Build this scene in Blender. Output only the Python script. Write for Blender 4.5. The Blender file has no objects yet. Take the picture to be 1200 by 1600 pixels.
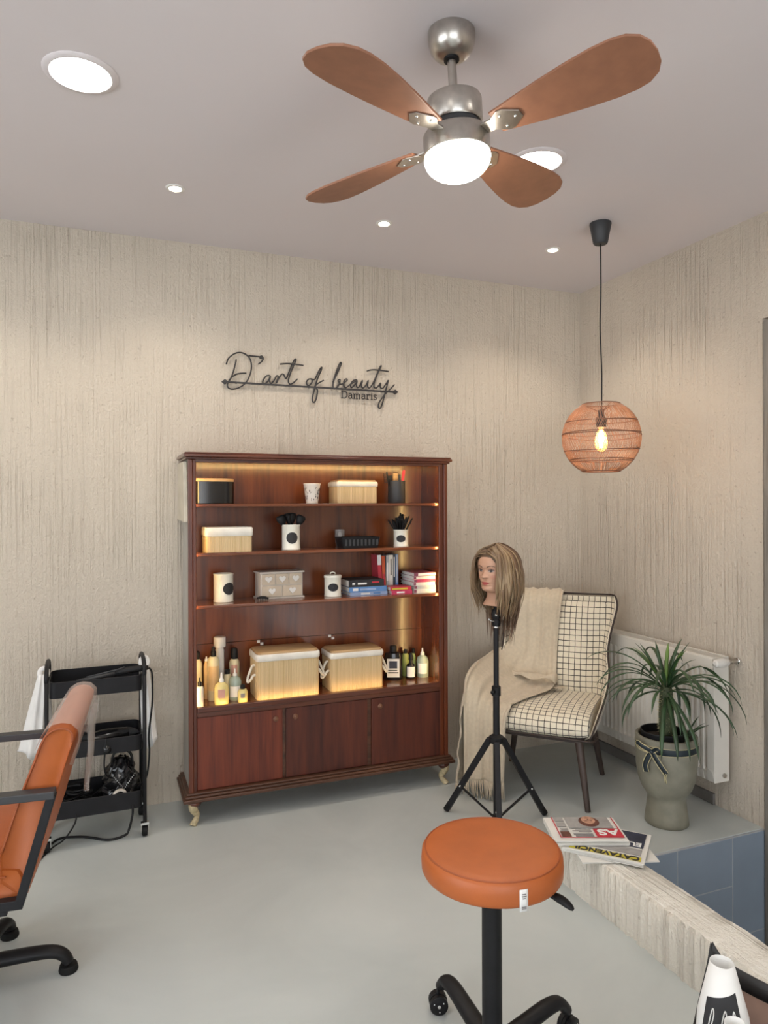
import bpy, math, random
from math import sin, cos, pi, radians, sqrt, exp, atan2
from mathutils import Matrix, Vector, noise as mnoise

SC = bpy.context.scene
COL = SC.collection

# ---------------------------------------------------------------- camera
cam_d = bpy.data.cameras.new('camera')
cam_d.sensor_fit = 'AUTO'; cam_d.sensor_width = 36.0
cam_d.lens = 1108.0 / 1600.0 * 36.0
cam_d.shift_y = -13.0 / 1600.0
cam_d.clip_start = 0.05
cam_o = bpy.data.objects.new('camera', cam_d); COL.objects.link(cam_o)
cam_o.matrix_world = Matrix.Translation((0, 0, 1.5)) @ Matrix.Rotation(radians(-21.8), 4, 'Z') @ Matrix.Rotation(radians(90), 4, 'X') @ Matrix.Rotation(radians(-0.2), 4, 'Z')
SC.camera = cam_o

# ---------------------------------------------------------------- world, exposure
SC.view_settings.view_transform = 'Standard'
SC.view_settings.look = 'None'
SC.view_settings.exposure = -0.05
SC.view_settings.gamma = 1.0
SC.view_settings.use_curve_mapping = False
W = bpy.data.worlds.new('world'); SC.world = W; W.use_nodes = True
W.node_tree.nodes['Background'].inputs[0].default_value = (0.90, 0.95, 1.0, 1)
W.node_tree.nodes['Background'].inputs[1].default_value = 5.5
SC.cycles.max_bounces = 8
SC.cycles.diffuse_bounces = 5
SC.cycles.transparent_max_bounces = 12
SC.cycles.sample_clamp_indirect = 6.0
SC.cycles.caustics_reflective = False
SC.cycles.caustics_refractive = False

# strengths of the room's own lamps
L_PANEL, L_GLOBE, L_SPOT, L_BULB, L_LED = 60.0, 40.0, 18.0, 4.0, 24.0

# ---------------------------------------------------------------- materials
def new_mat(name):
    m = bpy.data.materials.new(name); m.use_nodes = True
    nt = m.node_tree
    return m, nt, nt.nodes['Principled BSDF']

def N(nt, t, **k):
    n = nt.nodes.new(t)
    for a, v in k.items():
        if a in n.inputs: n.inputs[a].default_value = v
        else: setattr(n, a, v)
    return n

def ramp(nt, fac, stops):
    r = nt.nodes.new('ShaderNodeValToRGB')
    e = r.color_ramp.elements
    while len(e) < len(stops): e.new(0.5)
    for i, (p, c) in enumerate(stops):
        e[i].position = p; e[i].color = (*c, 1)
    nt.links.new(fac, r.inputs[0])
    return r

def coords(nt, scale=(1, 1, 1), kind='Object', rot=(0, 0, 0)):
    tc = nt.nodes.new('ShaderNodeTexCoord'); mp = nt.nodes.new('ShaderNodeMapping')
    mp.inputs['Scale'].default_value = scale; mp.inputs['Rotation'].default_value = rot
    nt.links.new(tc.outputs[kind], mp.inputs[0])
    return mp.outputs[0]

def plain(name, col, rough=0.5, metal=0.0, var=0.12, vscale=14.0, bump=0.0, bscale=120.0, spec=0.5, coat=0.0, sheen=0.0):
    m, nt, b = new_mat(name)
    co = coords(nt)
    n = N(nt, 'ShaderNodeTexNoise', Scale=vscale, Detail=3.0)
    nt.links.new(co, n.inputs[0])
    lo = tuple(c * (1 - var) for c in col); hi = tuple(min(1, c * (1 + var)) for c in col)
    r = ramp(nt, n.outputs[0], [(0.3, lo), (0.7, hi)])
    nt.links.new(r.outputs[0], b.inputs['Base Color'])
    b.inputs['Roughness'].default_value = rough; b.inputs['Metallic'].default_value = metal
    b.inputs['Specular IOR Level'].default_value = spec
    b.inputs['Coat Weight'].default_value = coat
    b.inputs['Sheen Weight'].default_value = sheen
    if bump:
        n2 = N(nt, 'ShaderNodeTexNoise', Scale=bscale, Detail=2.0); nt.links.new(co, n2.inputs[0])
        bp = N(nt, 'ShaderNodeBump', Strength=bump, Distance=0.002)
        nt.links.new(n2.outputs[0], bp.inputs['Height']); nt.links.new(bp.outputs[0], b.inputs['Normal'])
    return m

def emit(name, col, strength):
    m, nt, b = new_mat(name)
    b.inputs['Base Color'].default_value = (0.8, 0.8, 0.8, 1)
    b.inputs['Emission Color'].default_value = (*col, 1)
    b.inputs['Emission Strength'].default_value = strength
    return m

def wood(name, dark, light, scale, rough=0.3, coat=0.0, streak=0.5):
    m, nt, b = new_mat(name)
    co = coords(nt, scale)
    n1 = N(nt, 'ShaderNodeTexNoise', Scale=1.0, Detail=6.0, Distortion=0.6); nt.links.new(co, n1.inputs[0])
    n2 = N(nt, 'ShaderNodeTexNoise', Scale=6.0, Detail=3.0); nt.links.new(co, n2.inputs[0])
    mx = N(nt, 'ShaderNodeMix', data_type='FLOAT'); mx.inputs[0].default_value = 0.3
    nt.links.new(n1.outputs[0], mx.inputs[2]); nt.links.new(n2.outputs[0], mx.inputs[3])
    r = ramp(nt, mx.outputs[0], [(0.36, dark), (0.5, tuple((a + c) / 2 for a, c in zip(dark, light))), (0.66, light)])
    nt.links.new(r.outputs[0], b.inputs['Base Color'])
    b.inputs['Roughness'].default_value = rough; b.inputs['Coat Weight'].default_value = coat
    b.inputs['Coat Roughness'].default_value = 0.12
    bp = N(nt, 'ShaderNodeBump', Strength=0.08, Distance=0.001)
    nt.links.new(mx.outputs[0], bp.inputs['Height']); nt.links.new(bp.outputs[0], b.inputs['Normal'])
    return m

def plaster(name, scale, base=(0.59, 0.52, 0.43), rib=1.0, dirt=0.16, even=0.15):
    """combed plaster: long grooves along the axis with the small scale, broken by rough patches"""
    m, nt, b = new_mat(name)
    co = coords(nt, scale)
    g = N(nt, 'ShaderNodeTexNoise', Scale=1.0, Detail=3.0, Roughness=0.55); nt.links.new(co, g.inputs[0])
    g2 = N(nt, 'ShaderNodeTexNoise', Scale=2.6, Detail=3.0, Roughness=0.6); nt.links.new(co, g2.inputs[0])
    raw = coords(nt)
    patch = N(nt, 'ShaderNodeTexNoise', Scale=1.6, Detail=2.0); nt.links.new(raw, patch.inputs[0])
    pm = ramp(nt, patch.outputs[0], [(0.38, (even,) * 3), (0.66, (1,) * 3)])
    grain = N(nt, 'ShaderNodeTexNoise', Scale=85.0, Detail=4.0, Roughness=0.65); nt.links.new(raw, grain.inputs[0])
    lump = N(nt, 'ShaderNodeTexNoise', Scale=30.0, Detail=3.0); nt.links.new(raw, lump.inputs[0])
    gr = ramp(nt, g.outputs[0], [(0.32, (0,) * 3), (0.47, (0.8,) * 3), (0.6, (1,) * 3)])
    def math_(op, a, c):
        n = nt.nodes.new('ShaderNodeMath'); n.operation = op
        for i, v in enumerate((a, c)):
            if isinstance(v, (int, float)): n.inputs[i].default_value = v
            else: nt.links.new(v, n.inputs[i])
        return n.outputs[0]
    h = math_('MULTIPLY', math_('ADD', gr.outputs[0], math_('MULTIPLY', g2.outputs[0], 0.7)), pm.outputs[0])
    h = math_('ADD', h, math_('MULTIPLY', grain.outputs[0], 1.1))
    h = math_('ADD', h, math_('MULTIPLY', lump.outputs[0], 0.9))
    bp = N(nt, 'ShaderNodeBump', Strength=0.75 * rib, Distance=0.008)
    nt.links.new(h, bp.inputs['Height']); nt.links.new(bp.outputs[0], b.inputs['Normal'])
    # dirt held in the grooves and a few pits
    big = N(nt, 'ShaderNodeTexNoise', Scale=0.7, Detail=2.0); nt.links.new(raw, big.inputs[0])
    c1 = ramp(nt, big.outputs[0], [(0.35, tuple(x * 0.93 for x in base)), (0.65, tuple(min(1, x * 1.05) for x in base))])
    groove = math_('MULTIPLY', math_('SUBTRACT', 1.0, gr.outputs[0]), math_('MULTIPLY', pm.outputs[0], dirt))
    pit = N(nt, 'ShaderNodeTexNoise', Scale=46.0, Detail=1.0); nt.links.new(raw, pit.inputs[0])
    pr = ramp(nt, pit.outputs[0], [(0.70, (0,) * 3), (0.76, (0.5,) * 3)])
    fac = math_('ADD', groove, math_('MULTIPLY', pr.outputs[0], 0.7))
    mx = N(nt, 'ShaderNodeMix', data_type='RGBA'); nt.links.new(fac, mx.inputs[0])
    nt.links.new(c1.outputs[0], mx.inputs[6]); mx.inputs[7].default_value = (base[0] * 0.42, base[1] * 0.38, base[2] * 0.34, 1)
    nt.links.new(mx.outputs[2], b.inputs['Base Color'])
    b.inputs['Roughness'].default_value = 0.85
    return m

def vcol(name, rough=0.5, spec=0.4):
    m, nt, b = new_mat(name)
    a = nt.nodes.new('ShaderNodeVertexColor'); a.layer_name = 'paint'
    nt.links.new(a.outputs[0], b.inputs['Base Color'])
    b.inputs['Roughness'].default_value = rough; b.inputs['Specular IOR Level'].default_value = spec
    return m

def check_fabric():
    m, nt, b = new_mat('windowpane_check_fabric')
    uv = nt.nodes.new('ShaderNodeTexCoord'); sep = nt.nodes.new('ShaderNodeSeparateXYZ')
    wob = N(nt, 'ShaderNodeTexNoise', Scale=26.0, Detail=1.0)
    nt.links.new(uv.outputs['UV'], wob.inputs[0])
    nt.links.new(uv.outputs['UV'], sep.inputs[0])
    outs = []
    for i in (0, 1):
        def M(op, a, c=0.0):
            n = nt.nodes.new('ShaderNodeMath'); n.operation = op
            for k, v in enumerate((a, c)):
                if isinstance(v, (int, float)): n.inputs[k].default_value = v
                else: nt.links.new(v, n.inputs[k])
            return n.outputs[0]
        w = M('MULTIPLY', M('SUBTRACT', wob.outputs[0], 0.5), 0.10)
        x = M('ADD', M('DIVIDE', sep.outputs[i], 0.0315), w)
        f = M('FRACT', x)
        outs.append(M('LESS_THAN', M('ABSOLUTE', M('SUBTRACT', f, 0.5)), 0.062 if i else 0.055))
    n = nt.nodes.new('ShaderNodeMath'); n.operation = 'MAXIMUM'
    nt.links.new(outs[0], n.inputs[0]); nt.links.new(outs[1], n.inputs[1])
    mx = N(nt, 'ShaderNodeMix', data_type='RGBA'); nt.links.new(n.outputs[0], mx.inputs[0])
    mx.inputs[6].default_value = (0.73, 0.66, 0.52, 1); mx.inputs[7].default_value = (0.035, 0.028, 0.022, 1)
    nt.links.new(mx.outputs[2], b.inputs['Base Color']); b.inputs['Roughness'].default_value = 0.9
    b.inputs['Sheen Weight'].default_value = 0.2
    bp = N(nt, 'ShaderNodeBump', Strength=0.15, Distance=0.001)
    nn = N(nt, 'ShaderNodeTexNoise', Scale=900.0); nt.links.new(uv.outputs['UV'], nn.inputs[0])
    nt.links.new(nn.outputs[0], bp.inputs['Height']); nt.links.new(bp.outputs[0], b.inputs['Normal'])
    return m

def clear_mat(name, col, rough=0.1, alpha=0.35):
    m, nt, b = new_mat(name)
    b.inputs['Base Color'].default_value = (*col, 1); b.inputs['Roughness'].default_value = rough
    b.inputs['Alpha'].default_value = alpha
    return m

def floor_mat():
    m, nt, b = new_mat('poured_resin_floor')
    co = coords(nt)
    n = N(nt, 'ShaderNodeTexNoise', Scale=1.3, Detail=5.0, Roughness=0.6, Distortion=0.8); nt.links.new(co, n.inputs[0])
    r = ramp(nt, n.outputs[0], [(0.3, (0.45, 0.485, 0.475)), (0.55, (0.505, 0.54, 0.528)), (0.75, (0.55, 0.58, 0.565))])
    nt.links.new(r.outputs[0], b.inputs['Base Color'])
    n2 = N(nt, 'ShaderNodeTexNoise', Scale=3.0, Detail=4.0); nt.links.new(co, n2.inputs[0])
    rr = nt.nodes.new('ShaderNodeMapRange'); rr.inputs[3].default_value = 0.26; rr.inputs[4].default_value = 0.44
    nt.links.new(n2.outputs[0], rr.inputs[0]); nt.links.new(rr.outputs[0], b.inputs['Roughness'])
    bp = N(nt, 'ShaderNodeBump', Strength=0.06, Distance=0.004)
    nt.links.new(n2.outputs[0], bp.inputs['Height']); nt.links.new(bp.outputs[0], b.inputs['Normal'])
    return m

M = {}
M['wall_back'] = plaster('combed_plaster_back', (85, 85, 1.6))
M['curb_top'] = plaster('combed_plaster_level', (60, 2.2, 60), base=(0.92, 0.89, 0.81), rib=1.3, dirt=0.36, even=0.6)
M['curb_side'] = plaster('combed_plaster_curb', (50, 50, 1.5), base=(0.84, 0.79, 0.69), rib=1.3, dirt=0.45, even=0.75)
M['ceiling'] = plain('ceiling_paint', (0.68, 0.63, 0.635), 0.75, var=0.015, vscale=1.2)
M['floor'] = floor_mat()
M['tile'] = plain('slate_blue_tile', (0.235, 0.285, 0.345), 0.38, var=0.06, vscale=5.0)
M['grout'] = plain('pale_grout', (0.38, 0.40, 0.42), 0.9)
M['gap_shade'] = plain('shadow_gap_grey', (0.16, 0.15, 0.14), 0.7)  # dark tone standing in for shade at the wall foot
M['black'] = plain('black_plastic', (0.012, 0.012, 0.013), 0.45, var=0.2, spec=0.22)
M['blackmetal'] = plain('black_powder_coat', (0.014, 0.014, 0.016), 0.45, var=0.15, spec=0.22)
M['rubber'] = plain('black_rubber', (0.01, 0.01, 0.01), 0.7, spec=0.22)
M['steel'] = plain('brushed_nickel', (0.50, 0.47, 0.43), 0.30, 1.0, var=0.12, vscale=30)
M['chrome'] = plain('chrome', (0.75, 0.75, 0.74), 0.12, 1.0, var=0.03)
M['orange'] = plain('orange_leather', (0.405, 0.100, 0.020), 0.46, var=0.07, bump=0.12, bscale=380)
M['orange_dark'] = plain('orange_leather_seam', (0.30, 0.07, 0.017), 0.5)
M['white'] = plain('white_enamel', (0.66, 0.64, 0.60), 0.35, var=0.03)
M['whitetin'] = plain('cream_white_tin', (0.80, 0.78, 0.68), 0.35, var=0.03)
M['whiteplastic'] = plain('white_plastic', (0.74, 0.72, 0.68), 0.4, var=0.03)
M['cloth'] = plain('white_cotton', (0.78, 0.76, 0.72), 0.95, var=0.05, bump=0.3, bscale=300)
M['bagwhite'] = plain('white_fleece', (0.74, 0.73, 0.71), 0.85, var=0.06, bump=0.2)
M['throw'] = plain('beige_knit', (0.57, 0.48, 0.355), 0.95, var=0.07, vscale=60, bump=0.5, bscale=420, sheen=0.3)
M['piping'] = plain('dark_brown_piping', (0.03, 0.018, 0.014), 0.6)
M['check'] = check_fabric()
M['creamfab'] = plain('cream_fabric', (0.70, 0.63, 0.50), 0.9, var=0.04)
M['legwood'] = wood('dark_stained_leg', (0.03, 0.02, 0.016), (0.07, 0.045, 0.035), (40, 40, 3), 0.5)
M['mahog'] = wood('mahogany_frame', (0.055, 0.012, 0.007), (0.16, 0.040, 0.014), (26, 26, 1.6), 0.34, 0.12)
M['mahog_h'] = wood('mahogany_rail', (0.05, 0.013, 0.009), (0.14, 0.040, 0.018), (1.6, 26, 26), 0.3, 0.3)
M['mahog_door'] = wood('mahogany_door', (0.058, 0.0105, 0.006), (0.19, 0.037, 0.0145), (16, 16, 0.8), 0.46, 0.0)
M['mahog_door2'] = wood('mahogany_door_darker', (0.046, 0.0105, 0.007), (0.125, 0.027, 0.012), (12, 12, 0.9), 0.46, 0.0)
M['mahog_back'] = wood('mahogany_back', (0.060, 0.014, 0.006), (0.19, 0.050, 0.014), (9, 9, 0.7), 0.24, 0.25)
M['mahog_shelf'] = wood('mahogany_shelf', (0.10, 0.026, 0.010), (0.22, 0.065, 0.022), (1.2, 20, 20), 0.2, 0.5)
M['knobwood'] = plain('knob_wood', (0.20, 0.085, 0.045), 0.35)
M['mold'] = wood('worn_dark_moulding', (0.045, 0.020, 0.012), (0.13, 0.055, 0.03), (1.5, 30, 30), 0.4)
M['bladewood'] = plain('fan_blade_wood', (0.27, 0.118, 0.066), 0.5, var=0.10, vscale=22)
M['goldpaint'] = plain('chipped_cream_paint', (0.52, 0.43, 0.26), 0.5, var=0.3, vscale=70)
M['bamboo'] = wood('bamboo_slats', (0.50, 0.36, 0.18), (0.68, 0.52, 0.30), (90, 90, 0.6), 0.6)
M['bamboolid'] = wood('bamboo_lid', (0.36, 0.22, 0.10), (0.55, 0.37, 0.19), (3, 40, 40), 0.5)
M['linen'] = plain('white_linen_lining', (0.72, 0.69, 0.62), 0.9, bump=0.3, bscale=260)
M['rope'] = plain('cotton_rope', (0.70, 0.66, 0.56), 0.9, bump=0.6, bscale=300)
M['greywash'] = plain('grey_washed_wood', (0.56, 0.51, 0.45), 0.7, var=0.15)
M['drawer'] = plain('beige_drawer_front', (0.56, 0.47, 0.36), 0.7, var=0.1)
M['paper'] = plain('newsprint', (0.70, 0.69, 0.65), 0.85, var=0.03)
M['papergrey'] = plain('newsprint_photo_grey', (0.33, 0.32, 0.31), 0.8, var=0.15, vscale=30)
M['inkblack'] = plain('printing_black', (0.02, 0.02, 0.022), 0.7)
M['inkred'] = plain('printing_red', (0.50, 0.03, 0.05), 0.7)
M['inkyellow'] = plain('printing_yellow', (0.55, 0.47, 0.05), 0.7, var=0.2)
M['inknavy'] = plain('printing_navy', (0.03, 0.035, 0.065), 0.6, var=0.4, vscale=25)
M['inkwhite'] = plain('printing_white', (0.78, 0.78, 0.76), 0.7, var=0.02)
M['skinprint'] = plain('printing_skin', (0.50, 0.27, 0.18), 0.7, var=0.25, vscale=60)
M['hairprint'] = plain('printing_brown', (0.12, 0.045, 0.03), 0.7, var=0.3, vscale=60)
M['textgrey'] = plain('printing_text_grey', (0.22, 0.21, 0.21), 0.8)
M['concrete'] = plain('sage_glazed_stoneware', (0.225, 0.215, 0.165), 0.55, var=0.16, vscale=16, bump=0.15, bscale=60)
M['soil'] = plain('potting_soil', (0.03, 0.022, 0.015), 0.95, bump=0.8, bscale=90)
M['trunk'] = plain('spiny_trunk', (0.06, 0.075, 0.035), 0.8, var=0.4, vscale=40, bump=0.6, bscale=70)
M['leafy'] = plain('strap_leaf', (0.030, 0.066, 0.026), 0.38, var=0.35, vscale=9)
M['leafyoung'] = plain('young_leaf', (0.10, 0.19, 0.035), 0.4, var=0.3)
M['ribbon'] = plain('navy_ribbon', (0.012, 0.022, 0.030), 0.5)
M['ribbongold'] = plain('gold_ribbon_edge', (0.62, 0.54, 0.30), 0.35)
M['radiator'] = plain('radiator_enamel', (0.68, 0.65, 0.59), 0.30, var=0.02)
M['slot'] = plain('radiator_slot', (0.18, 0.165, 0.15), 0.7)
M['rattan'] = plain('rattan', (0.42, 0.21, 0.12), 0.55, var=0.25, vscale=30)
M['rattan_dark'] = plain('rattan_hoop', (0.17, 0.065, 0.035), 0.5, var=0.2)
M['charcoal'] = plain('charcoal_plastic', (0.030, 0.031, 0.034), 0.5)
M['signmetal'] = plain('anthracite_sign', (0.026, 0.024, 0.025), 0.42, var=0.1)
M['skin'] = vcol('mannequin_skin', 0.45)
M['hair'] = vcol('mannequin_hair', 0.42, 0.5)
M['greyframe'] = wood('grey_brushed_frame', (0.14, 0.125, 0.11), (0.26, 0.24, 0.21), (40, 40, 2), 0.5)
M['powerbox'] = plain('ivory_panel', (0.55, 0.50, 0.40), 0.55)
M['sidepaint'] = plain('grey_painted_side', (0.42, 0.40, 0.36), 0.7, var=0.05)
M['panel_light'] = emit('ceiling_panel_glow', (1.0, 0.94, 0.86), L_PANEL)
M['globe'] = emit('opal_globe_glow', (1.0, 0.90, 0.76), L_GLOBE)
M['spotglow'] = emit('spot_glow', (1.0, 0.90, 0.78), 40.0)
M['filament'] = emit('filament_glow', (1.0, 0.55, 0.20), 90.0)
M['led'] = emit('led_strip_glow', (1.0, 0.66, 0.25), L_LED * 2.6)
M['led_low'] = emit('led_strip_glow_low', (1.0, 0.66, 0.25), L_LED)
M['blackleather'] = plain('black_leather', (0.016, 0.015, 0.015), 0.45, bump=0.2, bscale=200)
M['suede'] = plain('brown_suede', (0.20, 0.125, 0.095), 0.9, var=0.12)
M['glossblack'] = plain('glossy_black_film', (0.010, 0.010, 0.011), 0.16, var=0.2)
M['silver'] = plain('silver_beads', (0.70, 0.70, 0.70), 0.25, 0.8)
M['film'] = clear_mat('clear_plastic_film', (0.70, 0.55, 0.50), 0.18, 0.42)
M['film2'] = clear_mat('clear_plastic_flap', (0.62, 0.60, 0.58), 0.15, 0.28)
M['bulbglass'] = clear_mat('amber_bulb_glass', (0.9, 0.6, 0.3), 0.05, 0.22)

# ---------------------------------------------------------------- geometry collector
class G:
    def __init__(s): s.v = []; s.f = []; s.uv = None; s.col = None; s.mi = None
    def add(s, vs, fs):
        o = len(s.v); s.v += [tuple(p) for p in vs]; s.f += [tuple(i + o for i in f) for f in fs]; return s
    def box(s, x0, x1, y0, y1, z0, z1):
        return s.add([(x0, y0, z0), (x1, y0, z0), (x1, y1, z0), (x0, y1, z0), (x0, y0, z1), (x1, y0, z1), (x1, y1, z1), (x0, y1, z1)],
                     [(0, 3, 2, 1), (4, 5, 6, 7), (0, 1, 5, 4), (1, 2, 6, 5), (2, 3, 7, 6), (3, 0, 4, 7)])
    def rings(s, R, closed=True, caps=True, wrap=False):
        n = len(R[0]); vs = [p for r in R for p in r]; fs = []
        m = len(R)
        for i in range(m if wrap else m - 1):
            a, b = i * n, ((i + 1) % m) * n
            for j in range(n if closed else n - 1):
                k = (j + 1) % n
                fs.append((a + j, a + k, b + k, b + j))
        if caps and closed and not wrap:
            fs.append(tuple(range(n - 1, -1, -1))); fs.append(tuple((m - 1) * n + j for j in range(n)))
        return s.add(vs, fs)
    def tube(s, pts, r, n=8, flat=1.0, up=None, closed=False):
        pts = [Vector(p) for p in pts]; m = len(pts)
        R = []; prev = None
        for i, p in enumerate(pts):
            if closed: t = pts[(i + 1) % m] - pts[i - 1]
            else: t = (pts[min(i + 1, m - 1)] - pts[max(i - 1, 0)])
            if t.length < 1e-9: t = Vector((0, 0, 1))
            t.normalize()
            if prev is None:
                a = Vector(up) if up else (Vector((0, 0, 1)) if abs(t.z) < 0.9 else Vector((1, 0, 0)))
            else: a = prev
            u = a - t * a.dot(t)
            if u.length < 1e-6: u = t.orthogonal()
            u.normalize(); prev = u
            w = t.cross(u)
            rr = r[i] if isinstance(r, (list, tuple)) else r
            R.append([p + u * (rr * flat * cos(2 * pi * k / n)) + w * (rr * sin(2 * pi * k / n)) for k in range(n)])
        return s.rings(R, wrap=closed)
    def bar(s, a, b, w, h, up=(0, 0, 1)):
        """rectangular bar from a to b: w across, h along up"""
        a, b = Vector(a), Vector(b); t = (b - a).normalized(); u = Vector(up); u = (u - t * u.dot(t)).normalized(); x = t.cross(u)
        return s.rings([[p + x * (w / 2 * i) + u * (h / 2 * j) for i, j in ((-1, -1), (1, -1), (1, 1), (-1, 1))] for p in (a, b)])
    def lathe(s, prof, n=24, c=(0, 0, 0), sx=1.0, sy=1.0, caps=True, ph=0.0):
        R = [[(c[0] + r * sx * cos(2 * pi * k / n + ph), c[1] + r * sy * sin(2 * pi * k / n + ph), c[2] + z) for k in range(n)] for r, z in prof]
        return s.rings(R, caps=caps)
    def prism(s, out, z0, z1):
        return s.rings([[(x, y, z0) for x, y in out], [(x, y, z1) for x, y in out]])
    def grid(s, P):
        n = len(P[0])
        return s.add([p for r in P for p in r], [(i * n + j, i * n + j + 1, (i + 1) * n + j + 1, (i + 1) * n + j) for i in range(len(P) - 1) for j in range(n - 1)])
    def move(s, m, a=0):
        s.v = s.v[:a] + [tuple(m @ Vector(p)) for p in s.v[a:]]; return s

def disc_x(c, r0, r1, w0, w1, n=16):
    """ring list helper: a wheel about the X axis"""
    return [[(c[0] + w, c[1] + r * cos(2 * pi * k / n), c[2] + r * sin(2 * pi * k / n)) for k in range(n)] for r, w in ((r0, w0), (r1, w0 * 0.8), (r1, w1 * 0.8), (r0, w1))]

FR = {}     # world frame of each thing
def obj(name, g, mat, parent=None, smooth=False, bev=0, seg=2, sub=0, sol=0, loc=None, rotz=0, world=False, auto=None):
    me = bpy.data.meshes.new(name)
    v = g.v
    if parent is not None and world:
        inv = FR[parent.name].inverted(); v = [tuple(inv @ Vector(p)) for p in v]
    if parent is None and loc is not None and world:
        inv = (Matrix.Translation(loc) @ Matrix.Rotation(rotz, 4, 'Z')).inverted(); v = [tuple(inv @ Vector(p)) for p in v]
    me.from_pydata(v, [], g.f)
    if g.uv:
        ul = me.uv_layers.new(name='UVMap')
        for li, vi in enumerate(l.vertex_index for l in me.loops): ul.data[li].uv = g.uv[vi]
    if g.col:
        ca = me.color_attributes.new('paint', 'FLOAT_COLOR', 'POINT')
        for i, c in enumerate(g.col): ca.data[i].color = (*c, 1)
    mats = mat if isinstance(mat, (list, tuple)) else [mat]
    for m_ in mats: me.materials.append(m_)
    if g.mi:
        for p, i in zip(me.polygons, g.mi): p.material_index = i
    if smooth:
        me.polygons.foreach_set('use_smooth', [True] * len(me.polygons))
        if auto: me.set_sharp_from_angle(angle=radians(auto))
    me.update()
    o = bpy.data.objects.new(name, me); COL.objects.link(o)
    if parent is not None:
        o.parent = parent; FR[o.name] = FR[parent.name]
    elif loc is not None:
        o.location = loc; o.rotation_euler = (0, 0, rotz)
        FR[o.name] = Matrix.Translation(loc) @ Matrix.Rotation(rotz, 4, 'Z')
    else: FR[o.name] = Matrix.Identity(4)
    if sol:
        md = o.modifiers.new('thick', 'SOLIDIFY'); md.thickness = abs(sol); md.offset = 1.0 if sol > 0 else -1.0
    if bev:
        md = o.modifiers.new('edge', 'BEVEL'); md.width = bev; md.segments = seg; md.limit_method = 'ANGLE'; md.angle_limit = radians(40)
    if sub:
        md = o.modifiers.new('sub', 'SUBSURF'); md.levels = sub; md.render_levels = sub
    return o

def tag(o, label, cat, group=None):
    o['label'] = label; o['category'] = cat
    if group: o['group'] = group
    return o

def thing(name, label, cat, loc, rotz=0.0, group=None):
    o = bpy.data.objects.new(name, None); COL.objects.link(o)
    o.empty_display_size = 0.1
    o.location = loc; o.rotation_euler = (0, 0, rotz)
    FR[o.name] = Matrix.Translation(loc) @ Matrix.Rotation(rotz, 4, 'Z')
    return tag(o, label, cat, group)

def struct(name, g, mat, parent=None, **k):
    o = obj(name, g, mat, parent, **k)
    if parent is None: o['kind'] = 'structure'
    return o

def text_geo(body, size, sx=1.0, bold=0.0):
    """flat lettering as mesh, origin at the left of the base line"""
    cu = bpy.data.curves.new('lettering', 'FONT'); cu.body = body; cu.size = size; cu.extrude = 0.0004; cu.offset = bold
    o = bpy.data.objects.new('lettering', cu); COL.objects.link(o)
    dg = bpy.context.evaluated_depsgraph_get(); me = o.evaluated_get(dg).to_mesh()
    g = G(); g.add([(v.co.x * sx, v.co.y, v.co.z) for v in me.vertices], [tuple(p.vertices) for p in me.polygons])
    o.evaluated_get(dg).to_mesh_clear(); bpy.data.objects.remove(o); bpy.data.curves.remove(cu)
    return g

def smooth_path(pts, n=6):
    """Catmull-Rom through the points"""
    P = [Vector(p) for p in pts]; out = []
    for i in range(len(P) - 1):
        p0, p1, p2, p3 = P[max(i - 1, 0)], P[i], P[i + 1], P[min(i + 2, len(P) - 1)]
        for k in range(n):
            t = k / n
            out.append(0.5 * ((2 * p1) + (p2 - p0) * t + (2 * p0 - 5 * p1 + 4 * p2 - p3) * t * t + (3 * p1 - p0 - 3 * p2 + p3) * t ** 3))
    out.append(P[-1]); return out

def lerp(a, b, t): return a + (b - a) * t
def tab(T, z):
    """piecewise linear table lookup; rows (z, a, b, ...)"""
    if z <= T[0][0]: return T[0][1:]
    for r0, r1 in zip(T, T[1:]):
        if z <= r1[0]:
            t = (z - r0[0]) / (r1[0] - r0[0]); t = t * t * (3 - 2 * t) if False else t
            return tuple(lerp(a, b, t) for a, b in zip(r0[1:], r1[1:]))
    return T[-1][1:]
def rrect(x0, x1, y0, y1, r, n=5):
    out = []
    for cx, cy, a in ((x1 - r, y1 - r, 0), (x0 + r, y1 - r, 90), (x0 + r, y0 + r, 180), (x1 - r, y0 + r, 270)):
        for k in range(n + 1):
            t = radians(a + 90 * k / n); out.append((cx + r * cos(t), cy + r * sin(t)))
    return out

# ================================================================ THE ROOM
XR, YB, ZC, XL, YF = 2.83, 3.72, 2.83, -3.2, -2.8
CURB_Y1 = 2.42
WELL_Y = 2.375
g = G().box(XL - .15, 1.72, YF - .15, YB + .15, -.2, 0)
g.box(1.72, XR + .15, WELL_Y + .012, YB + .15, -.2, 0)
struct('floor', g, M['floor'])
struct('ceiling', G().box(XL - .15, XR + .15, YF - .15, YB + .15, ZC, ZC + .12), M['ceiling'])
struct('wall_back', G().box(XL - .15, XR + .15, YB, YB + .15, 0, ZC), M['wall_back'])
struct('wall_left', G().box(XL - .15, XL, 1.9, YB, 0, ZC).box(XL - .15, XL, YF, -1.6, 0, ZC).box(XL - .15, XL, -1.6, 1.9, 0, .40).box(XL - .15, XL, -1.6, 1.9, 2.45, ZC), M['wall_back'])
struct('window_added_left', G().box(XL - .10, XL - .04, -1.6, 1.9, .40, .46).box(XL - .10, XL - .04, -1.6, 1.9, 2.39, 2.45).box(XL - .10, XL - .04, -1.6, -1.54, .46, 2.39).box(XL - .10, XL - .04, 1.84, 1.9, .46, 2.39).box(XL - .10, XL - .04, .12, .18, .46, 2.39), M['greyframe'])  # unseen opening, added to throw daylight onto the right wall
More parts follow.
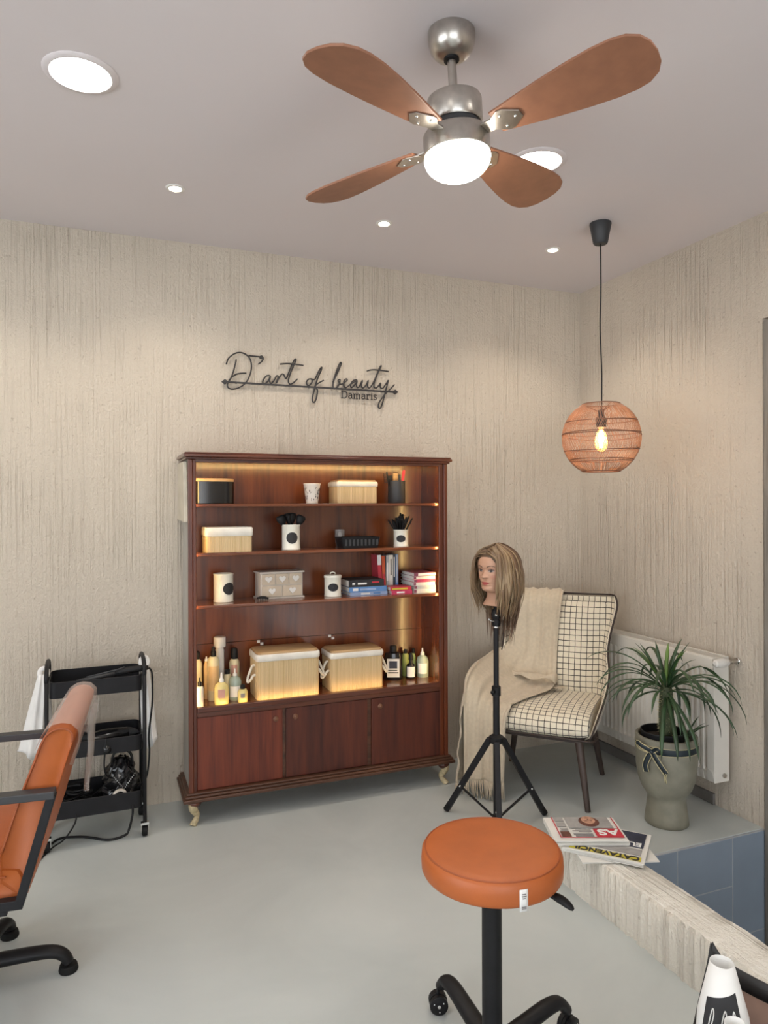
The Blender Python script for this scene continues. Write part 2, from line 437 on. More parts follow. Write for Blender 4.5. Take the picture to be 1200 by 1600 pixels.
g = G().box(XR, XR + .15, WELL_Y + .005, YB, -1.1, ZC)
g.box(XR, XR + .15, .55, WELL_Y + .005, 2.345, ZC); g.box(XR, XR + .15, YF, .55, -1.1, ZC)
struct('wall_right', g, M['wall_back'])
g = G().box(XL, XR, YF - .15, YF, 0, .35); g.box(XL, XR, YF - .15, YF, 2.45, ZC)
g.box(XL, -2.2, YF - .15, YF, .35, 2.45); g.box(1.0, XR, YF - .15, YF, .35, 2.45)
struct('wall_front', g, M['wall_back'])
wf = struct('window_1', G().box(-2.2, 1.0, YF - .10, YF - .04, .35, .41).box(-2.2, 1.0, YF - .10, YF - .04, 2.39, 2.45)
            .box(-2.2, -2.14, YF - .10, YF - .04, .41, 2.39).box(.94, 1.0, YF - .10, YF - .04, .41, 2.39).box(-.63, -.57, YF - .10, YF - .04, .41, 2.39), M['greyframe'])

# the low curb wall beside the stairwell, rough edges
g = G(); R = []
rng = random.Random(3)
y0c, y1c = -1.2, CURB_Y1
n = 620
for i in range(n + 1):
    y = lerp(y0c, y1c, i / n)
    rb_ = mnoise.noise((y * 42.0, 3.3, 0)) + .7 * mnoise.noise((y * 95.0, 8.1, 0)); rb_ = -.0105 * max(0, rb_ + .05) ** .7 if rb_ > -.05 else 0
    def j(a, q): return a * (mnoise.noise((y * 9.0, q, 0)) + .6 * mnoise.noise((y * 28, q + 5, 1)))
    R.append([(1.690 + j(.004, 1) - rb_, y, -.02), (1.688 + j(.006, 2) - rb_, y, .09), (1.690 + j(.008, 3) - rb_ * .8, y, .168 + j(.006, 4)), (1.700 + j(.006, 5), y, .181 + j(.004, 6)),
              (1.77, y, .183 + j(.003, 7)), (1.838 + j(.005, 8), y, .181 + j(.004, 9)), (1.849 + j(.006, 10), y, .168), (1.85, y, -.02)])
g.rings(R)
# faces of the level top take the combed-level plaster
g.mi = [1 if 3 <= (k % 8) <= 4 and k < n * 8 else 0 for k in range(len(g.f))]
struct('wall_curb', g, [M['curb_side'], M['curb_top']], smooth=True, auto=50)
struct('wall_stairwell_side', G().box(1.70, 1.85, -1.2, WELL_Y, -1.1, -.02), M['curb_side'])
struct('floor_stairwell', G().box(1.85, XR, -1.2, WELL_Y, -1.2, -1.1), M['tile'])
tw = struct('wall_stairwell', G().box(1.72, XR, WELL_Y + .0012, WELL_Y + .06, -1.1, -.004), M['grout'])
cols = [(1.852, 1.993, (-.005, -.22, -.67, -1.1)), (1.993, 2.311, (-.005, -.45, -.90, -1.1)), (2.311, 2.629, (-.005, -.222, -.67, -1.1)), (2.629, 2.828, (-.005, -.455, -.90, -1.1))]
for x0, x1, zs in cols:
    for za, zb in zip(zs, zs[1:]):
        obj('tile', G().box(x0 + .002, x1 - .002, WELL_Y, WELL_Y + .012, zb + .002, za - .002), M['tile'], tw, bev=.0015, seg=1)

# entrance door of the stairwell, only its frame edge comes into the picture
d = struct('door_1', G().box(XR - .010, XR + .10, 2.318, 2.372, -1.1, 2.335).box(XR - .010, XR + .10, .56, .62, -1.1, 2.335).box(XR - .010, XR + .10, .62, 2.318, 2.28, 2.335), M['greyframe'], bev=.006)
obj('door_leaf', G().box(XR + .02, XR + .07, .625, 2.312, -1.08, 2.275), M['greyframe'], d, bev=.004)
struct('shadow_gap_right', G().box(XR - .014, XR + .002, 2.66, YB, 0, .055), M['gap_shade'], bev=.003)  # dark strip painting the shadow gap where the plaster stops above the floor

# ================================================================ CEILING LAMPS
def panel_lamp(x, y, label):
    t = thing('ceiling_downlight', label, 'ceiling light', (x, y, ZC), 0, 'large round ceiling downlights')
    obj('trim_ring', G().lathe([(.086, -.002), (.090, -.008), (.104, -.007), (.110, -.002), (.110, .004), (.086, .004)], 40), M['ceiling'], t, smooth=True, auto=40)
    obj('diffuser', G().lathe([(.0, -.005), (.05, -.005), (.0865, -.004), (.0865, 0.002), (0, .002)], 40), M['panel_light'], t, smooth=True)
panel_lamp(-.052, 2.375, 'large round white ceiling light shining alone at upper left')
panel_lamp(1.583, 2.335, 'large round white ceiling light half hidden behind a fan blade')
for x, y, w_ in ((-.052, .75, 'above the salon chair side, first row nearer the front window'), (-.052, -.9, 'above the salon chair side, row nearest the front window'), (1.583, .75, 'above the curb side, first row nearer the front window'),
                (1.583, -.9, 'above the curb side, row nearest the front window'), (-1.70, 2.375, 'left of the picture beside the back wall'), (-1.70, .75, 'left of the picture in the middle of the room')):
    panel_lamp(x, y, 'added unseen round ceiling light ' + w_)  # lamps out of view, added for the light they give the room

def spot_lamp(x, y, label):
    t = thing('recessed_spot', label, 'spotlight', (x, y, ZC), 0, 'row of small recessed spots')
    obj('spot_ring', G().lathe([(.024, -.001), (.027, -.005), (.037, -.004), (.040, 0), (.040, .003), (.024, .003)], 28), M['whiteplastic'], t, smooth=True, auto=40)
    obj('spot_lens', G().lathe([(0, -.004), (.018, -.0035), (.0245, -.001), (.0245, .002), (0, .002)], 24), M['spotglow'], t, smooth=True)
    ld = bpy.data.lights.new('spot_beam', 'SPOT'); ld.energy = L_SPOT; ld.color = (1.0, .88, .74); ld.spot_size = radians(125); ld.spot_blend = .6; ld.shadow_soft_size = .02
    lo = bpy.data.objects.new('spot_beam', ld); COL.objects.link(lo); lo.parent = t; lo.location = (0, 0, -.014)
spot_lamp(.297, 3.093, 'small recessed spot on the ceiling, leftmost of the row of three')
spot_lamp(1.254, 3.122, 'small recessed spot in the middle of the row, below the fan')
spot_lamp(2.209, 3.124, 'small recessed spot nearest the black pendant mount')
spot_lamp(-.66, 3.09, 'small recessed spot beyond the left edge of the picture')

# ---------------------------------------------------------------- ceiling fan
fan = thing('ceiling_fan', 'brushed nickel ceiling fan with four wooden blades and a lit opal globe', 'ceiling fan', (.925, 1.788, ZC))
obj('canopy', G().lathe([(0, 0), (.066, 0), (.067, -.012), (.066, -.030), (.059, -.052), (.046, -.067), (.030, -.074), (0, -.074)], 40), M['steel'], fan, smooth=True, auto=40)
TILT = Matrix.Translation((0, 0, -.07)) @ Matrix.Rotation(radians(-1.3), 4, 'X') @ Matrix.Rotation(radians(-2.9), 4, 'Y') @ Matrix.Translation((0, 0, .07))
def fobj(name, g, mat, par, **k): return obj(name, g.move(TILT), mat, par, **k)
rod = fobj('rod', G().lathe([(0, -.07), (.0125, -.07), (.0125, -.20), (0, -.20)], 16), M['steel'], fan, smooth=True, auto=40)
fobj('collar', G().lathe([(.0125, -.068), (.022, -.069), (.022, -.080), (.0125, -.082)], 20, caps=False), M['black'], rod, smooth=True, auto=40)
fobj('motor_housing', G().lathe([(0, -.186), (.064, -.186), (.076, -.191), (.078, -.196), (.078, -.258), (.074, -.264), (0, -.264)], 48), M['steel'], fan, smooth=True, auto=35)
fobj('blade_hub', G().lathe([(0, -.262), (.070, -.262), (.070, -.292), (0, -.292)], 40), M['charcoal'], fan, smooth=True, auto=35)
fobj('light_housing', G().lathe([(0, -.288), (.090, -.288), (.094, -.294), (.094, -.346), (.091, -.350), (0, -.350)], 48), M['steel'], fan, smooth=True, auto=35)
gl = [(.0915, -.346)] + [(.0935 * cos(radians(a)), -.358 - .058 * sin(radians(a))) for a in range(0, 90, 9)] + [(0, -.416)]
fobj('light_globe', G().lathe(gl, 40), M['globe'], fan, smooth=True)
for q in range(4):
    ang = radians(29 + 90 * q)
    top, bot = [], []
    outl = []
    prof = [(.128, .040), (.20, .055), (.28, .071), (.36, .084), (.43, .092), (.48, .092), (.515, .084), (.542, .064), (.556, .036), (.560, 0)]
    left = [(r, w) for r, w in prof]; right = [(r, -w) for r, w in reversed(prof[:-1])]
    g = G().prism([(x, y) for x, y in left[::-1]] + [(x, y) for x, y in right[::-1]], -.0035, .0035)
    pm = Matrix.Translation((0, 0, -.302)) @ Matrix.Rotation(ang, 4, 'Z') @ Matrix.Rotation(radians(-12), 4, 'X')
    g.move(TILT @ pm)
    bl = obj('blade', g, M['bladewood'], fan, bev=.0015, seg=2)
    gi = G().prism([(.118, -.020), (.150, -.040), (.166, -.040), (.205, -.012), (.205, .012), (.166, .040), (.150, .040), (.118, .020)], -.0075, -.0035)
    gi.prism([(.062, -.018), (.135, -.022), (.135, .022), (.062, .018)], -.006, -.001)
    gi.move(TILT @ pm)
    iron = obj('blade_iron', gi, M['steel'], bl, bev=.001)
    for sx, sy in ((.152, .022), (.152, -.022), (.188, 0)):
        gs = G().lathe([(0, -.0105), (.0035, -.0100), (.0045, -.0075), (0, -.0075)], 10, (sx, sy, 0))
        gs.move(TILT @ pm); obj('screw', gs, M['chrome'], bl, smooth=True)

# ---------------------------------------------------------------- rattan pendant
px_, py_ = 2.213, 2.748
pen = thing('pendant_lamp', 'round woven rattan pendant lamp with a glowing bulb in the corner', 'pendant lamp', (px_, py_, ZC))
obj('ceiling_mount', G().lathe([(0, 0), (.050, 0), (.051, -.006), (.034, -.094), (.028, -.100), (0, -.100)], 32), M['charcoal'], pen, smooth=True, auto=40)
cord = smooth_path([(0, 0, -.095), (.002, .001, -.30), (-.004, 0, -.50), (.004, 0, -.70), (.003, 0, -.90), (.003, 0, -.93)], 8)
obj('cord', G().tube(cord, .0034, 8), M['black'], pen, smooth=True)
CZ, RS, HZ = -1.020, .181, .160       # shade centre, radius, half height
def shade_pt(a, z, r=RS):
    q = max(0.0, 1 - (z / .182) ** 2); return (r * sqrt(q) * cos(a), r * sqrt(q) * sin(a), CZ + z)
g = G()
rng = random.Random(5)
NS = 150
for band, (za, zb) in enumerate(((-.160, -.112), (-.112, -.058), (-.058, .012), (.012, .078), (.078, .160))):
    lean = (.00, .13, -.16, .15, -.10)[band]
    for i in range(NS):
        a0 = 2 * pi * i / NS + rng.uniform(-.012, .012) + band * .02
        g.tube([shade_pt(a0 + lean * t, lerp(za, zb, t), RS - .001 * (i % 2)) for t in (0, .33, .66, 1)], .00115, 4)
sh = obj('shade', g, M['rattan'], pen, smooth=True); sh['kind'] = 'stuff'
for z, tilt in ((-.160, 0), (-.112, .004), (-.106, -.003), (-.058, .008), (.012, -.010), (.020, .006), (.078, .006), (.160, 0)):
    pts = [shade_pt(2 * pi * k / 48, z + tilt * sin(2 * pi * k / 48 + 1), RS + .001) for k in range(48)]
    obj('hoop', G().tube(pts, .0026 if abs(z) > .15 else .0019, 6, closed=True), M['rattan_dark'], sh, smooth=True)
g = G()
for k in range(3):
    a = k * 2 * pi / 3 + .4
    p = shade_pt(a, .160); g.tube([(0.012 * cos(a), .012 * sin(a), CZ + .125), p], .002, 6)
obj('shade_spider', g, M['rattan_dark'], pen)
obj('lamp_holder', G().lathe([(0, CZ + .135), (.012, CZ + .132), (.016, CZ + .105), (.026, CZ + .085), (.022, CZ + .05), (0, CZ + .05)], 20), M['charcoal'], pen, smooth=True, auto=40)
bz = CZ + .05
bulb = obj('bulb', G().lathe([(.013, bz), (.015, bz - .015), (.026, bz - .045), (.030, bz - .07), (.027, bz - .095), (.016, bz - .112), (0, bz - .117)], 20, caps=False), M['bulbglass'], pen, smooth=True)
g = G()
for k in range(6):
    a = k * pi / 3
    g.tube([(.005 * cos(a), .005 * sin(a), bz - .012), (.010 * cos(a), .010 * sin(a), bz - .055), (.006 * cos(a), .006 * sin(a), bz - .095)], .0022, 5)
obj('filament', g, M['filament'], bulb)
ld = bpy.data.lights.new('bulb_light', 'POINT'); ld.energy = L_BULB; ld.color = (1.0, .62, .30); ld.shadow_soft_size = .02
lo = bpy.data.objects.new('bulb_light', ld); COL.objects.link(lo); lo.parent = pen; lo.location = (0, 0, bz - .055)

# ================================================================ WALL SIGN
SG = {'D1': [(657, 2251), (649, 2214), (638, 2175), (623, 2140)], 'D2': [(605, 2222), (618, 2255), (647, 2280), (677, 2289), (707, 2281), (729, 2258), (736, 2220), (728, 2176), (707, 2134), (672, 2106), (638, 2096), (617, 2101), (611, 2117), (621, 2141), (638, 2162), (668, 2178), (709, 2183)],
 'q': [(722, 2276), (785, 2274)], 'q2': [(790, 2275), (798, 2268), (790, 2250), (772, 2235)],
 'art': [(833, 2179), (816, 2176), (801, 2159), (795, 2140), (807, 2135), (825, 2152), (836, 2177), (831, 2152), (839, 2137), (855, 2154), (869, 2179), (878, 2174), (867, 2140), (882, 2169), (898, 2190), (909, 2187), (920, 2168), (936, 2203), (959, 2257), (971, 2276), (974, 2267), (954, 2222), (934, 2163), (940, 2140), (959, 2147), (983, 2170)],
 't': [(887, 2243), (936, 2249), (1016, 2245)],
 'of': [(1062, 2175), (1044, 2172), (1032, 2154), (1041, 2138), (1057, 2148), (1066, 2167), (1057, 2175), (1078, 2174), (1092, 2200), (1109, 2232), (1118, 2242), (1115, 2224), (1096, 2182), (1078, 2123), (1065, 2068), (1073, 2048), (1087, 2069), (1094, 2106), (1091, 2122), (1076, 2126), (1092, 2149), (1129, 2172)],
 'beauty': [(1181, 2163), (1200, 2202), (1224, 2253), (1230, 2272), (1222, 2271), (1200, 2220), (1184, 2165), (1185, 2131), (1200, 2134), (1219, 2160), (1223, 2181), (1212, 2176), (1225, 2156), (1247, 2167), (1264, 2181), (1257, 2187), (1245, 2173), (1244, 2150), (1257, 2140), (1286, 2162), (1320, 2184), (1300, 2181), (1284, 2157), (1289, 2142), (1308, 2159), (1322, 2182), (1318, 2155), (1329, 2144), (1354, 2186), (1347, 2156), (1357, 2143), (1376, 2163), (1388, 2188), (1383, 2158), (1393, 2145), (1408, 2160), (1433, 2208), (1458, 2265), (1466, 2273), (1452, 2246), (1428, 2189), (1422, 2156), (1437, 2148), (1462, 2177), (1459, 2158), (1472, 2147), (1492, 2170), (1509, 2196), (1495, 2146), (1477, 2080), (1462, 2038), (1449, 2040), (1452, 2065), (1482, 2109), (1517, 2143), (1546, 2173)],
 't2': [(1380, 2239), (1423, 2249), (1510, 2245)]}
sgn = thing('wall_sign', 'black cursive metal sign with a double-headed arrow above the wooden cabinet', 'sign', (1.07, 3.70, 2.131))
g = G()
for k, l in SG.items():
    g.tube(smooth_path([(x / 1000, 3.70, z / 1000) for x, z in l], 4), .0042, 6, up=(0, 1, 0))
obj('lettering', g, M['signmetal'], sgn, smooth=True, world=True)
g = G().box(.60, 1.545, 3.696, 3.704, 2.1265, 2.1355)
for xa, s in ((.580, 1), (1.568, -1)):
    g.add([(xa, y, 2.131) for y in (3.695, 3.705)] + [(xa + s * .018, y, 2.145) for y in (3.695, 3.705)] + [(xa + s * .038, y, 2.131) for y in (3.695, 3.705)] + [(xa + s * .018, y, 2.117) for y in (3.695, 3.705)],
          [(0, 2, 4, 6), (7, 5, 3, 1), (0, 1, 3, 2), (2, 3, 5, 4), (4, 5, 7, 6), (6, 7, 1, 0)])
obj('arrow', g, M['signmetal'], sgn, world=True)
obj('apostrophe_dot', G().lathe([(0, -.004), (.010, -.004), (.010, .004), (0, .004)], 16).move(Matrix.Translation((.788, 3.70, 2.272)) @ Matrix.Rotation(radians(90), 4, 'X')), M['signmetal'], sgn, world=True)
g = G()
for x, z in ((.66, 2.131), (1.05, 2.131), (1.48, 2.131)):
    g.tube([(x, 3.70, z), (x, 3.722, z)], .004, 8)
obj('standoff', g, M['signmetal'], sgn, world=True)
# small slab-serif word under the arrow
LET = {'D': (1.0, [[(0, 0), (.55, 0), (.85, .25), (.85, .75), (.55, 1), (0, 1)], [(.15, 0), (.15, 1)]]),
       'a': (.72, [[(.08, .62), (.25, .7), (.45, .66), (.5, .5), (.5, .08), (.62, 0)], [(.5, .42), (.2, .4), (.06, .2), (.16, .02), (.34, .02), (.5, .18)]]),
       'm': (1.12, [[(.0, .68), (.12, .68), (.12, 0)], [(0, 0), (.26, 0)], [(.12, .5), (.25, .68), (.42, .68), (.5, .5), (.5, 0)], [(.4, 0), (.62, 0)], [(.5, .5), (.62, .68), (.8, .68), (.88, .5), (.88, 0)], [(.78, 0), (1.0, 0)]]),
       'r': (.62, [[(0, .68), (.14, .68), (.14, 0)], [(0, 0), (.34, 0)], [(.14, .45), (.28, .66), (.48, .68), (.5, .56)]]),
       'i': (.40, [[(0, .68), (.15, .68), (.15, 0)], [(0, 0), (.3, 0)], [(.12, .9), (.18, .9)]]),
       's': (.58, [[(.45, .55), (.4, .68), (.15, .68), (.06, .55), (.12, .42), (.4, .32), (.48, .18), (.38, .02), (.12, .02), (.05, .16)]])}
g = G(); x = 1.229
for ch in 'Damaris':
    adv, strokes = LET[ch]
    for s_ in strokes: g.tube([(x + a * .040, 3.70, 2.082 + b * .038) for a, b in s_], .0033, 5, up=(0, 1, 0))
    x += adv * .0415
obj('small_lettering', g, M['signmetal'], sgn, world=True)

# ================================================================ MAHOGANY CABINET
YC = 3.42
cab = thing('display_cabinet', 'tall mahogany display cabinet with lit open shelves against the back wall', 'cabinet', (1.055, 3.56, 0))
def cobj(name, g, m, par=None, **k): return obj(name, g, m, par or cab, world=True, **k)
g = G().box(.368, 1.742, 3.402, 3.705, 1.712, 1.722).box(.358, 1.752, 3.392, 3.708, 1.722, 1.737).box(.364, 1.746, 3.398, 3.706, 1.737, 1.745)
cobj('cornice', g, M['mahog_h'], bev=.003)
cobj('top_rail', G().box(.416, 1.686, 3.418, 3.434, 1.700, 1.712), M['mahog_h'])
g = G().box(.386, .404, 3.434, 3.703, .14, 1.712)
g.mi = [0, 0, 0, 0, 0, 1]
cobj('side_panel', g, [M['mahog'], M['sidepaint']])
cobj('side_panel', G().box(1.704, 1.726, 3.434, 3.703, .14, 1.712), M['mahog_back'])
for x0, x1, s in ((.380, .418, 1), (1.686, 1.732, -1)):
    a, b = (x0, x0 + .021) if s > 0 else (x1 - .021, x1)
    c, e = (x0 + .021, x1) if s > 0 else (x0, x1 - .021)
    cobj('stile', G().box(a, b, 3.412, 3.436, .14, 1.712).box(c, e, 3.421, 3.434, .14, 1.712), M['mahog'], bev=.003)
cobj('back_panel', G().box(.40, 1.71, 3.690, 3.700, .790, 1.712), M['mahog_back'])
cobj('back_panel', G().box(.40, 1.71, 3.688, 3.699, .30, .788), M['mahog_back'])
for z in (1.503, 1.268, 1.017):
    cobj('shelf', G().box(.405, 1.703, 3.450, 3.689, z - .016, z), M['mahog_shelf'], bev=.004)
cobj('deck', G().box(.404, 1.704, 3.434, 3.689, .515, .535), M['mahog_shelf'])
cobj('deck_rail', G().box(.418, 1.686, 3.408, 3.434, .520, .5445).box(.418, 1.686, 3.414, 3.434, .497, .521), M['mahog_h'], bev=.004)
cobj('bottom_board', G().box(.386, 1.726, 3.436, 3.703, .135, .150), M['mahog_h'])
g = G().box(.352, 1.760, 3.382, 3.706, .112, .128).box(.360, 1.752, 3.390, 3.706, .128, .140).box(.368, 1.744, 3.400, 3.706, .140, .150)
cobj('base_moulding', g, M['mold'], bev=.004)
for x in (.8375, 1.287): cobj('door_divider', G().box(x - .014, x + .014, 3.434, 3.46, .15, .50), M['mold'])
for x0, x1, y, kx, kz, m in ((.419, .829, 3.424, .794, .494 - .046, 'mahog_door'), (.846, 1.275, 3.426, .893, .448, 'mahog_door2'), (1.296, 1.685, 3.418, 1.341, .452, 'mahog_door2')):
    dr = cobj('cabinet_door', G().box(x0, x1, y, y + .018, .152, .494), M[m], bev=.003)
    kg = G().lathe([(0, 0), (.013, 0), (.0135, .004), (.010, .007), (.007, .005), (.0065, .009), (.004, .013), (0, .0135)], 20)
    kg.move(Matrix.Translation((kx, y, kz)) @ Matrix.Rotation(radians(90), 4, 'X'))
    cobj('door_knob', kg, M['knobwood'], dr, smooth=True)
for x, y, s, f in ((.412, 3.425, -1, -1), (1.700, 3.425, 1, -1), (.412, 3.672, -1, 1), (1.700, 3.672, 1, 1)):
    path = smooth_path([(x, y, .118), (x + s * .012, y + f * .010, .095), (x + s * .010, y + f * .008, .068), (x - s * .004, y - f * .002, .042), (x + s * .000, y + f * .004, .022), (x + s * .012, y + f * .016, .008), (x + s * .016, y + f * .020, .001)], 4)
    rad = [lerp(.030, .017, i / 10) if i < 11 else (lerp(.017, .0125, (i - 10) / 4) if i < 15 else lerp(.0125, .018, (i - 14) / 10)) for i in range(len(path))]
    lg = cobj('leg', G().tube(path, rad, 10), M['goldpaint'], smooth=True)
    cobj('leg_bracket', G().lathe([(.028, .112), (.034, .108), (.030, .096), (.022, .084), (.012, .078)], 12, (x + s * .006, y + f * .006, 0)), M['mahog_h'], lg, smooth=True)
for a in ((.42, 1.685, 3.430, 3.4345, 1.702, 1.709), (.42, 1.685, 3.430, 3.4345, .5355, .5405), (1.689, 1.697, 3.430, 3.4345, .545, 1.70), (.407, .415, 3.430, 3.4345, .545, 1.70)):
    cobj('led_strip', G().box(a[0], a[1], a[2], a[3], a[4], a[5]), M['led_low' if a[4] < .54 else 'led'])
for x, z in ((.773, .774), (1.162, .775)):
    cobj('back_clip', G().box(x - .016, x - .002, 3.680, 3.690, z + .002, z + .015).box(x + .002, x + .016, 3.680, 3.690, z - .011, z + .002), M['whiteplastic'])
# ivory panel leaning in the gap beside the cabinet
pb = tag(obj('ivory_panel', G().add([(.364, 3.445, 1.415), (.384, 3.445, 1.415), (.384, 3.49, 1.705), (.366, 3.49, 1.705), (.360, 3.706, 1.425), (.384, 3.706, 1.425), (.384, 3.706, 1.705), (.362, 3.706, 1.705)],
        [(0, 3, 2, 1), (4, 5, 6, 7), (0, 1, 5, 4), (1, 2, 6, 5), (2, 3, 7, 6), (3, 0, 4, 7)]), M['powerbox'], loc=(.37, 3.62, 1.36), world=True, bev=.003), 'ivory panel fixed to the left side of the cabinet just under its top', 'panel')

# ---------------------------------------------------------------- things on the shelves
def curved_patch(r, a0, zc, hw, hh, n=20, oval=True, dr=.0006, c=(0, 0)):
    """flat print lying on a round body: oval or rectangle, hw along the arc"""
    g = G(); R = []
    if oval:
        for q in (.02, .5, 1.0):
            R.append([(c[0] + (r + dr) * cos(a0 + q * hw * cos(2 * pi * k / n) / r), c[1] + (r + dr) * sin(a0 + q * hw * cos(2 * pi * k / n) / r), zc + q * hh * sin(2 * pi * k / n)) for k in range(n)])
        g.rings(R, caps=False)
    else:
        g.grid([[(c[0] + (r + dr) * cos(a0 + s * hw / r), c[1] + (r + dr) * sin(a0 + s * hw / r), z) for s in [-1 + 2 * k / n for k in range(n + 1)]] for z in (zc - hh, zc + hh)])
    return g

def canister(name, label, x, y, z, r, h, turn, lid=None, oval=(.021, .017), group=None):
    t = thing(name, label, 'canister', (x, y, z), 0, group)
    obj('body', G().lathe([(0, 0), (r - .002, 0), (r, .002), (r, .006), (r - .0015, .008), (r - .0015, h - .008), (r, h - .006), (r, h), (r - .003, h), (r - .003, .01), (0, .01)], 36), M['whitetin'], t, smooth=True, auto=40)
    a = atan2(-y, -x) + turn
    ob = obj('oval_label', curved_patch(r, a, h * .48, oval[0], oval[1]), M['inkblack'], t, smooth=True)
    return t
# ---- top shelf
t = thing('bread_bin', 'glossy black oval tin with a wooden lid on the top shelf', 'tin', (.505, 3.575, 1.503))
obj('body', G().rings([[(x, y, z) for x, y in rrect(-.112 + o, .112 - o, -.085 + o, .085 - o, .06, 8)] for z, o in ((0, .003), (.002, 0), (.107, 0), (.108, .002))]), M['glossblack'], t, smooth=True, auto=40)
obj('wooden_lid', G().rings([[(x, y, z) for x, y in rrect(-.110 + o, .110 - o, -.083 + o, .083 - o, .058, 8)] for z, o in ((.108, 0), (.121, 0), (.123, .003))]), M['bamboolid'], t, smooth=True, auto=40)
t = thing('paper_cup', 'white paper cup with black scribbled print on the top shelf', 'cup', (1.020, 3.555, 1.503))
obj('body', G().lathe([(0, .002), (.030, .002), (.0305, 0), (.0435, .098), (.0455, .100), (.045, .1025), (.043, .101), (.030, .006), (0, .006)], 32), M['whiteplastic'], t, smooth=True, auto=50)
g = G(); rng = random.Random(8)
a0 = atan2(-3.555, -1.02)
for k in range(26):
    a = a0 + rng.uniform(-1.3, 1.3); z = rng.uniform(.015, .085); pts = []
    for s in range(6):
        a += rng.uniform(-.11, .13); z += rng.uniform(-.008, .008); z = min(max(z, .01), .09)
        r = lerp(.0305, .0435, z / .098) + .0003
        pts.append((r * cos(a), r * sin(a), z))
    g.tube(smooth_path(pts, 3), .0008, 4)
pr_ = obj('printed_scribble', g, M['inkblack'], t); pr_['kind'] = 'stuff'

def slat_outline(x0, x1, y0, y1, r, slat=.0085, dep=.0016):
    base = rrect(x0, x1, y0, y1, r, 6); P = [Vector((*p, 0)) for p in base]; out = []
    # resample the closed outline by length and notch it between the slats
    L = [0]
    for i in range(len(P)): L.append(L[-1] + (P[(i + 1) % len(P)] - P[i]).length)
    def at(s):
        s %= L[-1]
        for i in range(len(P)):
            if s <= L[i + 1]:
                a, b = P[i], P[(i + 1) % len(P)]; t = (s - L[i]) / max(1e-9, L[i + 1] - L[i]); p = a.lerp(b, t); d = (b - a).normalized(); return p, Vector((d.y, -d.x, 0))
        return P[0], Vector((1, 0, 0))
    n = int(L[-1] / slat); w = L[-1] / n
    for k in range(n):
        for f, o in ((.08, 0), (.5, .0006), (.92, 0), (1.0, -dep)):
            p, nn = at((k + f) * w); q = p + nn * o; out.append((q.x, q.y))
    return out
def basket(label, x0, x1, y0, y1, z, h, liner, lid, handles, group, r=.022):
    cx, cy = (x0 + x1) / 2, (y0 + y1) / 2
    t = thing('bamboo_basket', label, 'basket', (cx, cy, z), 0, group)
    X0, X1, Y0, Y1 = x0 - cx, x1 - cx, y0 - cy, y1 - cy
    out = slat_outline(X0, X1, Y0, Y1, r)
    obj('body', G().rings([[(x, y, zz) for x, y in out] for zz in (0, h - liner * .6)]), M['bamboo'], t)
    e = .003
    obj('cloth_rim', G().rings([[(x, y, zz) for x, y in rrect(X0 - e + o, X1 + e - o, Y0 - e + o, Y1 + e - o, r, 6)] for zz, o in ((h - liner, .001), (h - liner + .003, -.001), (h - liner * .5, -.002), (h - .004, -.001), (h, .003), (h - .004, .008))]), M['linen'], t, smooth=True, auto=60)
    if lid:
        obj('lid', G().rings([[(x, y, zz) for x, y in rrect(X0 + .004 + o, X1 - .004 - o, Y0 + .004 + o, Y1 - .004 - o, r, 6)] for zz, o in ((h - .003, 0), (h + .006, 0), (h + .009, .003))]), M['bamboolid'], t, smooth=True, auto=40)
    if handles:
        for s, xx in ((-1, X0), (1, X1)):
            pts = [(xx + s * (.010 + .028 * sin(pi * k / 10)), -.030 + .010 * cos(pi * k / 10) - .012, h * .62 - .045 * sin(pi * k / 10) * 1.1 + .022 * cos(pi * k / 10)) for k in range(11)]
            pts = [(xx - s * .004, pts[0][1], pts[0][2])] + pts + [(xx - s * .004, pts[-1][1], pts[-1][2])]
            obj('rope_handle', G().tube(smooth_path(pts, 3), .0065, 8), M['rope'], t, smooth=True)
    return t
basket('small bamboo box with a cream cloth rim on the top shelf', 1.142, 1.362, 3.50, 3.66, 1.503, .113, .026, True, False, 'bamboo baskets in the cabinet', .012)
t = thing('brush_pot', 'matt black cylinder pot of combs and brushes on the top shelf', 'pot', (1.492, 3.545, 1.503))
obj('body', G().lathe([(0, 0), (.046, 0), (.047, .002), (.047, .121), (.044, .121), (.044, .01), (0, .01)], 32), M['charcoal'], t, smooth=True, auto=40)
g = G().box(-.012, .010, -.0025, .0025, .03, .150)
for k in range(9): g.box(-.014, -.036, -.002, .002, .118 + k * .006, .121 + k * .006)
g.box(-.018, -.010, -.0025, .0025, .10, .172)
t2 = obj('comb', g.move(Matrix.Translation((-.018, -.01, 0)) @ Matrix.Rotation(radians(-10), 4, 'Y')), M['black'], t)
obj('brush_handle', G().box(-.015, .015, .012, .022, .05, .163), M['bamboolid'], t, bev=.003)
obj('brush_handle', G().box(.012, .024, -.004, .006, .05, .155), M['charcoal'], t, bev=.002)
obj('red_comb', G().prism([(.018, .04), (.030, .04), (.050, .175), (.044, .182), (.034, .172)], -.003, .003).move(Matrix.Rotation(radians(90), 4, 'X')), M['inkred'], t)['label'] = 'red tail comb'
